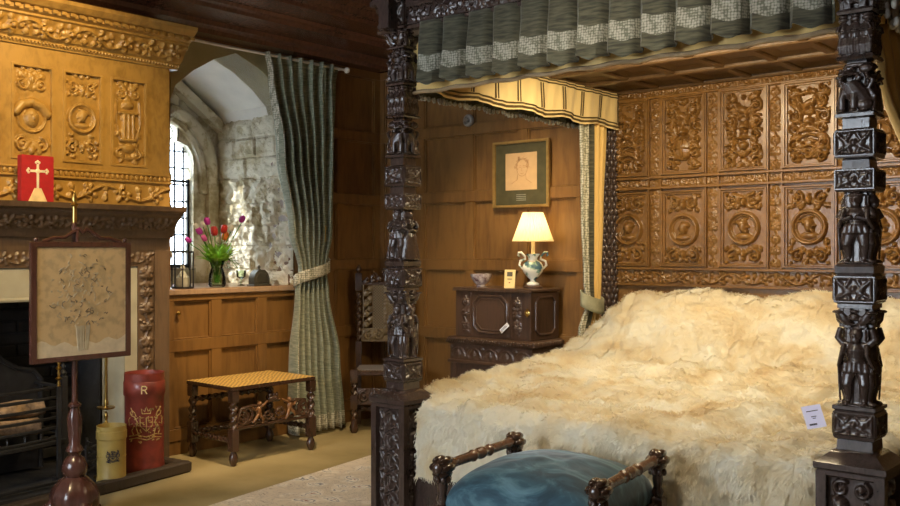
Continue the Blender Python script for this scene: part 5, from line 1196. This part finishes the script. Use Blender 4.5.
# outer valance with box pleats: green cloth, lace band, green hem, fringe
def valance(name,p0,p1,nrm,zt,zb,npl,mats,amp=.028,bands=(.62,.87),par=bed,depth=.0,wav=.006,seed=0):
    p0,p1,nrm=Vector(p0),Vector(p1),Vector(nrm); b=MB(); P=[]; nz=20; nu=npl*12; rng=random.Random(seed); jit=[rng.uniform(-.5,.5) for _ in range(npl+1)]
    for j in range(nz+1):
        t=j/nz; row=[]
        for i in range(nu+1):
            k=i/nu*npl; f=k%1; kk=min(int(k),npl-1)
            if f<.12: d=f/.12
            elif f<.80: d=1-.25*((f-.12)/.68)
            elif f<.92: d=.75-(.75+.25)*(f-.80)/.12
            else: d=-.25*(1-(f-.92)/.08)
            a=amp*(.55+.75*t)*(1+.3*jit[kk]); zz=lerp(zt,zb,t)+(wav*math.sin(2*PI*k+1)+wav*jit[kk])*t
            p=p0.lerp(p1,i/nu)+nrm*(d*a+.004*math.sin(k*2.3+t*5)); row.append((p.x,p.y,zz))
        P.append(row)
    b.grid(P,lambda i,j:1 if bands[0]<=(i+.5)/nz<bands[1] else 0)
    o=b.build(name,mats,par,smooth=0,recalc=False)
    for q in o.data.polygons: q.use_smooth=True
    o.data.set_sharp_from_angle(angle=R(50)); m=o.modifiers.new('t','SOLIDIFY'); m.thickness=.004; m.offset=0; return o
vm=[M['sock'],M['lace_v']]
valance('valance',(BX0+.165,FY-.040,0),(BX1-.075,FY-.040,0),(0,-1,0),2.60,2.28,13,vm,amp=.05,wav=.014,bands=(.54,.82))
valance('valance',(BX0-.055,FY+.05,0),(BX0-.055,HY,0),(-1,0,0),2.60,2.288,12,vm,seed=3)
valance('valance',(BX1+.055,FY+.02,0),(BX1+.055,HY,0),(1,0,0),2.60,2.30,12,vm,seed=4,bands=(.45,.95))
# fringe tufts under the left side valance, and the tassel at the right post
b=MB()
for k in range(60):
    y=lerp(FY+.0,HY,k/59); dx=-.02*abs(math.sin(k*.6)); b.tube([(BX0-.062+dx,y,2.292),(BX0-.064+dx,y+.006,2.280),(BX0-.060+dx,y+.01,2.265+.006*math.sin(k*1.05))],[.010,.012,.008],6)
b.build('fringe',M['fringe'],bed,smooth=60)
b=MB(); rng=random.Random(9)
for k in range(70):
    y=FY+.02+rng.random()*.35; z=2.44-rng.random()*.17; b.ell((BX1+.085+rng.uniform(-.012,.02),y,z),(.013,.016,.02),n=6,m=5)
b.build('fringe',plain('white_fringe',(.62,.60,.52),.9),bed,smooth=60)['kind']='stuff'
# inner valance: cream silk with brown braid lines
def inner(name,p0,p1,nrm,zt,zb,n,zb0=None,lines=True):
    p0,p1,nrm=Vector(p0),Vector(p1),Vector(nrm); P=[];b=MB(); L=(p1-p0).length
    w=lambda i,j:nrm*(.008*math.sin(i*.55)*(.3+j/10)+.006*math.sin(i*1.7+j*.3))
    nu=n*8
    zbf=lambda i:zb+.010*math.sin(i*.42)
    for j in range(11): P.append([tuple((p0.lerp(p1,i/nu)+w(i,j)).xy)+(lerp(zt,zbf(i),j/10),) for i in range(nu+1)])
    b.grid(P); 
    o=b.build(name,M['cream'] if not lines else M['creamlt'],bed,smooth=0,recalc=False)
    for q in o.data.polygons: q.use_smooth=True
    if not lines: return o
    b=MB(); off=nrm*.006
    for t in (.09,.16,.84,.93):
        b.tube([tuple((p0.lerp(p1,i/nu)+w(i,t*10)+off).xy)+(lerp(zt,zbf(i),t),) for i in range(nu+1)],.0045 if t not in (.93,) else .007,5)
    for k in range(n+1):
        for dk in (-.012,.012):
            i=k*8; pts=[tuple((p0.lerp(p1,min(1,max(0,i/nu+dk/L)))+w(i,j)+off).xy)+(lerp(zt,zbf(i),j/10),) for j in range(2,9)]; b.tube(pts,.0042,5)
    q=b.build('braid',M['stripe'],o,smooth=0); return o
inner('lining_valance',(BX0+.045,FY+.06,0),(BX0+.045,HY-.03,0),(1,0,0),2.535,2.285,9)
inner('lining_valance',(BX1-.045,FY+.06,0),(BX1-.045,HY-.03,0),(-1,0,0),2.535,2.285,9)
inner('lining_valance',(BX0+.04,FY+.035,0),(BX1-.04,FY+.035,0),(0,1,0),2.54,2.268,9,lines=False)
b=MB(); b.tube([(lerp(BX0+.05,BX1-.05,i/60),FY+.025,2.266+.004*math.sin(i)) for i in range(61)],.011,8); b.build('hem_cord',plain('buff_cord',(.40,.28,.15),.8),bed,smooth=60)
# bed frame / mattress
b=MB(); b.box(BX0+.0,BX1-.0,FY+.08,HY,.16,.30); b.box(BX0+.10,BX1-.10,FY-.03,FY+.06,.12,.42,bev=.01)
b.build('bed_rail',M['post'],bed,smooth=20)
b=MB(); b.box(BX0+.10,BX1-.10,FY+.04,HY-.01,.30,.62,bev=.05); b.build('mattress',M['mattress'],bed,smooth=60)
b=MB(); b.box(BX0+.13,BX1-.13,HY-.40,HY-.02,.62,1.02,bev=.10); b.build('bolster',M['mattress'],bed,smooth=60)
# lamp housing for the bed light
b=MB(); b.box(-2.93,-1.57,4.30-.03,4.30+.03,2.492,2.53,bev=.004); tag(b.build('strip_light',M['brass'],smooth=0),'slim brass strip light fixed beneath the tester behind the front valance','lamp')
# unseen spotlight housings, added to carry the spot lamps
for o_ in [o for o in bpy.data.objects if o.type=='LIGHT' and o.data.type=='SPOT']:
    p=o_.location; d=(o_.rotation_euler.to_matrix()@Vector((0,0,1))); b=MB(); q=d.to_track_quat('Z','Y').to_matrix().to_4x4(); b.M=Matrix.Translation(p)@q; b.lathe(0,0,[(.05,0.005),(.055,.02),(.05,.09),(.02,.11)],18,cap=False); b.M=Matrix(); b.tube([p+d*.1,Vector((p.x,p.y,ZC))],.008,6)
    o2=b.build('ceiling_spotlight',M['iron'],smooth=40); tag(o2,'small black unseen ceiling spotlight aimed at the '+{'fireplace':'chimneypiece','wall':'back wall panelling','corner':'corner by the bench','room':'bed cover','hearth':'hearth'}[o_.name.split('_')[0]],'spotlight')
# ================================================================ BED CURTAINS
def bcur(x,side,ya,yb_,name_label,keys,npl=5,thr=(.36,.48)):
    t=thing('bed_curtain',(x,(ya+yb_)/2,.2),name_label,'curtain'); nz=70
    def band(i,j,npl=npl):
        f=j/(npl*12); return 1 if f<thr[0] else 2 if f<thr[1] else 0
    pleated('drape',[M['cream'],M['lace'],M['sock']],keys,npl,.02,'y',t,nz=nz,band=band,seed=2); return t
t=bcur(BX0-.015,-1,5.2,5.6,'tied back yellow bed curtain with lace edge at the head of the bed, left side',[(2.50,5.24,5.58,BX0+.015,.010),(2.3,5.24,5.58,BX0+.01,.012),(1.7,5.28,5.56,BX0-.005,.015),(1.25,5.32,5.54,BX0-.01,.014),(1.10,5.35,5.53,BX0-.01,.012),(.9,5.30,5.54,BX0-.035,.016),(.35,5.29,5.55,BX0-.10,.014)],5)
b=MB(); P=[]
for j in range(5): P.append([(BX0-.012+.055*math.cos(a),5.435+.125*math.sin(a),1.10+.07*math.cos(a)*-.4+.05-.025*j-.02*math.sin(a)) for a in [2*PI*k/32 for k in range(32)]])
b.grid(P,close=True); o=b.build('tieback',plain('pale_green_cloth',(.36,.35,.23),.8),t,smooth=60); m=o.modifiers.new('t','SOLIDIFY'); m.thickness=.008
t=bcur(BX1,1,3.8,5.0,'yellow bed curtain swept back on the right side of the bed behind the right post',[(2.32,3.70,4.6,BX1+.0,.014),(2.15,3.78,4.7,BX1,.016),(1.7,4.35,5.0,BX1,.02),(1.15,5.15,5.45,BX1+.01,.02),(.9,5.15,5.45,BX1+.03,.02),(.35,5.1,5.5,BX1+.10,.02)],8,thr=(0,0))
# ================================================================ FUR COVER
def sm(a,b_,x): t=min(1,max(0,(x-a)/(b_-a))); return t*t*(3-2*t)
def ztop(x,y):
    base=.70+.10*sm(3.7,5.2,y)
    fall=.30+.70*sm(BX0-.05,BX0+.32,x); fall*=.35+.65*(1-sm(BX1-.42,BX1+.0,x))
    z=base+.375*sm(5.0,5.46,y)*fall
    n=noise.fractal(Vector((x*2.2,y*2.2,0)),1,2,3); return z+.028*n
NA,NB=230,230; LA=1.20; 
fx0,fx1,fy0=BX0-.07,BX1+.07,3.475
P=np.zeros((NB+1,NA+1,3))
Rr=.07
def edge(s_):      # s_ arc distance beyond the top edge start -> (out, drop)
    if s_<=0: return s_,0
    if s_<Rr*PI/2: a=s_/Rr; return Rr*math.sin(a),Rr*(1-math.cos(a))
    return Rr+ (s_-Rr*PI/2)*.06, Rr+(s_-Rr*PI/2)
for j in range(NB+1):
    v=lerp(-.43,HY-.04-(fy0+Rr),j/NB)     # <0: hang
    oy,dy=edge(-v) if v<0 else (-v,0)
    y=fy0+Rr-oy
    nar=1-sm(3.60,3.78,y)
    xa,xb=lerp(fx0,BX0+.20,nar),lerp(fx1,BX1-.14,nar)
    for i in range(NA+1):
        w_=(xb-xa); s_=lerp(-.34,w_+.34,i/NA); sh=.34
        if s_<Rr: ox,dx=edge(Rr-s_); x=xa+Rr-ox; 
        elif s_>w_-Rr: ox,dx=edge(s_-(w_-Rr)); x=xb-Rr+ox
        else: x=xa+s_; dx=0
        if nar>0: 
            dx*=1-nar*.75
        z=ztop(x,y)-max(dx,dy)-.25*min(dx,dy)
        lo=.30 if y<3.6 else .36
        P[j,i]=(x,y,z)
# hang folds + pelts lumps
bm=bmesh.new(); vs=[bm.verts.new(p) for r_ in P for p in r_]
for j in range(NB):
    for i in range(NA): bm.faces.new((vs[j*(NA+1)+i],vs[j*(NA+1)+i+1],vs[(j+1)*(NA+1)+i+1],vs[(j+1)*(NA+1)+i]))
bm.normal_update()
nr=[v.normal.copy() for v in bm.verts]
if sum(n_.z for n_ in nr)<0: nr=[-n_ for n_ in nr]
for v,n_ in zip(vs,nr):
    c=v.co; hang=1-sm(.52,.68,c.z) if c.y<5 else 0
    p=Vector((c.x*3.2,c.y*3.2,c.z*2.0)); d=.026*noise.fractal(p,1,2,3)+.030*noise.fractal(Vector((c.x*9,c.y*9,c.z*7)),1,2,3)+.007*noise.fractal(Vector((c.x*28,c.y*28,c.z*22)),1,2,2)
    d+=hang*(.040*noise.noise(Vector((c.x*8,3,c.z*1.4)))+.012*noise.noise(Vector((c.x*26,3,c.z*5))))
    # pelt seams on the top
    d-=.014*max(0,1-abs(math.sin(c.x*4.1+.5*noise.noise(Vector((c.x,c.y*2,0)))))/.14)*(1-hang)
    v.co=c+n_*d+Vector((0,0,.02*noise.noise(Vector((c.x*4,1,0)))*hang))
bm.normal_update(); 
fl=-1 if sum(f.normal.z for f in bm.faces)<0 else 1
if fl<0: bmesh.ops.reverse_faces(bm,faces=bm.faces[:])
bm.normal_update()
fa=[(f.calc_center_median(),f.normal.copy(),f.calc_area()) for f in bm.faces]
me=bpy.data.meshes.new('fur_cover'); bm.to_mesh(me); bm.free()
# fur locks, laid along the pelts
rs=np.random.RandomState(5); cen=np.array([tuple(a) for a,_,_ in fa]); nor=np.array([tuple(a) for _,a,_ in fa]); ar=np.array([a for _,_,a in fa])
vis=np.ones(len(ar)); vis[cen[:,0]>BX1-.0]=.4
NT=150000; idx=rs.choice(len(ar),NT,p=ar*vis/(ar*vis).sum()); c=cen[idx]+rs.randn(NT,3)*.005; nn=nor[idx]
ang_=np.array([noise.noise(Vector((a*2.6,b2*2.6,c2*2.6+7)))*5.5 for a,b2,c2 in cen])[idx]+rs.randn(NT)*.45
hang=np.clip((.66-c[:,2])/.12,0,1)*(c[:,1]<5)
fw=np.stack([np.sin(ang_),-np.cos(ang_)*.9-.3,np.zeros(NT)],1); fw=fw*(1-hang)[:,None]+np.array([0,0,-1.0])*hang[:,None]*1.5+np.stack([np.sin(ang_)*.35,np.zeros(NT),np.zeros(NT)],1)*hang[:,None]
fw-=nn*(fw*nn).sum(1)[:,None]; fw/=np.linalg.norm(fw,axis=1)[:,None]+1e-9
sd=np.cross(fw,nn); L=rs.uniform(.012,.028,NT)[:,None]; w=rs.uniform(.0012,.0030,NT)[:,None]
rise=rs.uniform(.12,.55,NT)[:,None]
p0=c-nn*.004; p1=c+fw*L*.45+nn*L*rise*.42; p2=c+fw*L+nn*L*rise*.38
V=np.stack([p0-sd*w,p0+sd*w,p1+sd*w*.9,p1-sd*w*.9,p2+sd*rs.randn(NT,1)*.003],1).reshape(-1,3)
b0=len(me.vertices); nq=len(me.polygons)
base=np.array([v for v in np.zeros(0)]); co=np.empty(b0*3); me.vertices.foreach_get('co',co); lp=np.empty(len(me.loops),dtype=np.int32); me.loops.foreach_get('vertex_index',lp)
k=np.arange(NT)*5+b0
q=np.stack([k,k+1,k+2,k+3],1); t3=np.stack([k+3,k+2,k+4],1)
loops=np.concatenate([lp,q.ravel(),t3.ravel()]); starts=np.concatenate([np.arange(nq)*4,nq*4+np.arange(NT)*4,nq*4+NT*4+np.arange(NT)*3])
m2=bpy.data.meshes.new('fur_cover'); allv=np.concatenate([co.reshape(-1,3),V]); m2.vertices.add(len(allv)); m2.vertices.foreach_set('co',allv.ravel()); m2.loops.add(len(loops)); m2.loops.foreach_set('vertex_index',loops.astype(np.int32)); m2.polygons.add(len(starts)); m2.polygons.foreach_set('loop_start',starts.astype(np.int32))
m2.update(calc_edges=True); m2.polygons.foreach_set('use_smooth',np.ones(len(starts),dtype=bool)); m2.materials.append(M['fur'])
fur=bpy.data.objects.new('fur_cover',m2); C.objects.link(fur); tag(fur,'huge cream sheepskin cover spread over the bed and hanging at its foot','bedcover')
# card on the fur
b=MB(); b.M=Matrix.Translation((-1.295,3.70,.80))@Matrix.Rotation(R(28),4,'Z')@Matrix.Rotation(R(-12),4,'Y')@Matrix.Rotation(R(50),4,'X'); b.box(-.036,.036,-.05,.05,0,.002); 
for y,x0_,x1_ in ((.025,-.022,.022),(.0,-.010,.010),(-.008,-.006,.006),(-.032,-.024,.004),(-.036,-.024,.004)): b.box(x0_,x1_,y-.0015,y+.0015,.002,.0028,mi=1)
tag(b.build('printed_card',[plain('lilac_card',(.66,.68,.95),.6,0,.02,5,0),M['ink']],smooth=0),'small pale lilac printed card propped on the sheepskin by the right post','card')
# ================================================================ STOOL WITH ARMS
st=thing('velvet_stool',(-2.08,3.05,0),'carved stool with arm rails and domed blue velvet seat at the foot of the bed','stool')
SO=[]; hw,hd=.325,.285; AZ=.615
def knob(b,x,y,z,s_=1.0):
    b.ell((x,y,z),(.030*s_,.034*s_,.030*s_)); 
    for k in range(6):
        a=k*PI/3; b.ell((x+.022*s_*math.cos(a),y-.0,z+.022*s_*math.sin(a)),(.014*s_,.034*s_,.014*s_),n=8,m=6)
    for k in range(7): a=k*2*PI/7; b.ell((x+.020*s_*math.cos(a),y+.020*s_*math.sin(a),z-.035*s_),(.012,.012,.016),n=7,m=5)
    b.ell((x,y-.03*s_,z),(.018*s_,.014,.018*s_)); b.ell((x,y,z-.045*s_),(.018,.018,.012))
for sx in (1,-1):
    for sy in (1,-1):
        b=MB(); x,y=sx*hw,sy*hd; b.lathe(x,y,[(.016,0),(.028,.02),(.03,.05),(.02,.09),(.018,.10)],14); b.sq(x,y,[(.024,.10),(.026,.11),(.026,.17),(.022,.18)]); twist(b,(x,y,.18),(x,y,.36),.022,100); b.sq(x,y,[(.026,.355),(.028,.365),(.028,.46),(.02,.47)]); b.lathe(x,y,[(.018,.47),(.024,.49),(.016,.51),(.022,.54),(.018,.575)],14)
        SO.append(b.build('leg',M['walnut'],None,smooth=45))
        b=MB(); knob(b,x,y,AZ,1.3); SO.append(b.build('carved_knob',M['walnut'],None,smooth=60))
    b=MB(); n=40; pts=[];rs_=[]
    for i in range(n+1):
        t=i/n; pts.append((sx*hw,lerp(-hd+.03,hd-.03,t),AZ+.003)); rs_.append(.0185+.004*(abs(t-.5)<.03)+.005*(.36<t<.39 or .61<t<.64)+.004*(t<.08 or t>.92)+.002*math.sin(t*PI))
    b.tube(pts,rs_,12); SO.append(b.build('arm_rail',wood('worn_rail',(.055,.024,.016),(.13,.058,.034),.25,coat=.5),None,smooth=40))
for y in (hd,-hd):
    b=MB(); twist(b,(-hw+.02,y,.14),(hw-.02,y,.14),.017,100); SO.append(b.build('stretcher',M['walnut'],None,smooth=45))
b=MB(); b.box(-hw-.02,hw+.02,-hd-.02,hd+.02,.40,.45,bev=.006); SO.append(b.build('seat_frame',M['walnut'],None,smooth=30))
P=[]; n=64; b=MB()
for j in range(n+1):
    row=[]
    for i in range(n+1):
        ii=min(max(i,2),n-2); jj=min(max(j,2),n-2); u=-1+2*(ii-2)/(n-4); v=-1+2*(jj-2)/(n-4)
        h=math.sqrt(max(0,(1-abs(u)**2.3)*(1-abs(v)**2.3))); cr=1-.03*(abs(u)*abs(v))**6
        x=u*(hw-.018)*cr; y=v*(hd+.015)*cr; z=.512+.133*h**.8+.008*noise.fractal(Vector((x*7,y*7,2)),1,2,3)*h
        if i in(0,n) or j in(0,n): z=.43
        elif i in(1,n-1) or j in(1,n-1): z=.485; x*=1.02; y*=1.02
        row.append((x,y,z))
    P.append(row)
b.grid(P); SO.append(b.build('seat',M['velvet'],None,smooth=80,recalc=False))
for o in SO: o.parent=st
st.rotation_euler=(0,0,R(7.5))
# ================================================================ CARPET
b=MB(); cpts=[(-4.44,2.9),(-4.73,4.85),(-3.6,5.0),(-.2,5.35),(.4,-1.5),(-3.8,-1.9)]
cpts=[(-4.40,2.75),(-4.40+.155*-2.15,4.90),(-.3,5.35),(.75,-1.9),(-3.75,-1.9)]
b.prism([(x,y) for x,y in cpts],.001,.012,'z')
tag(b.build('carpet',M['carpet'],smooth=0),'pale patterned oriental carpet on the matting beside and beneath the bed','carpet')
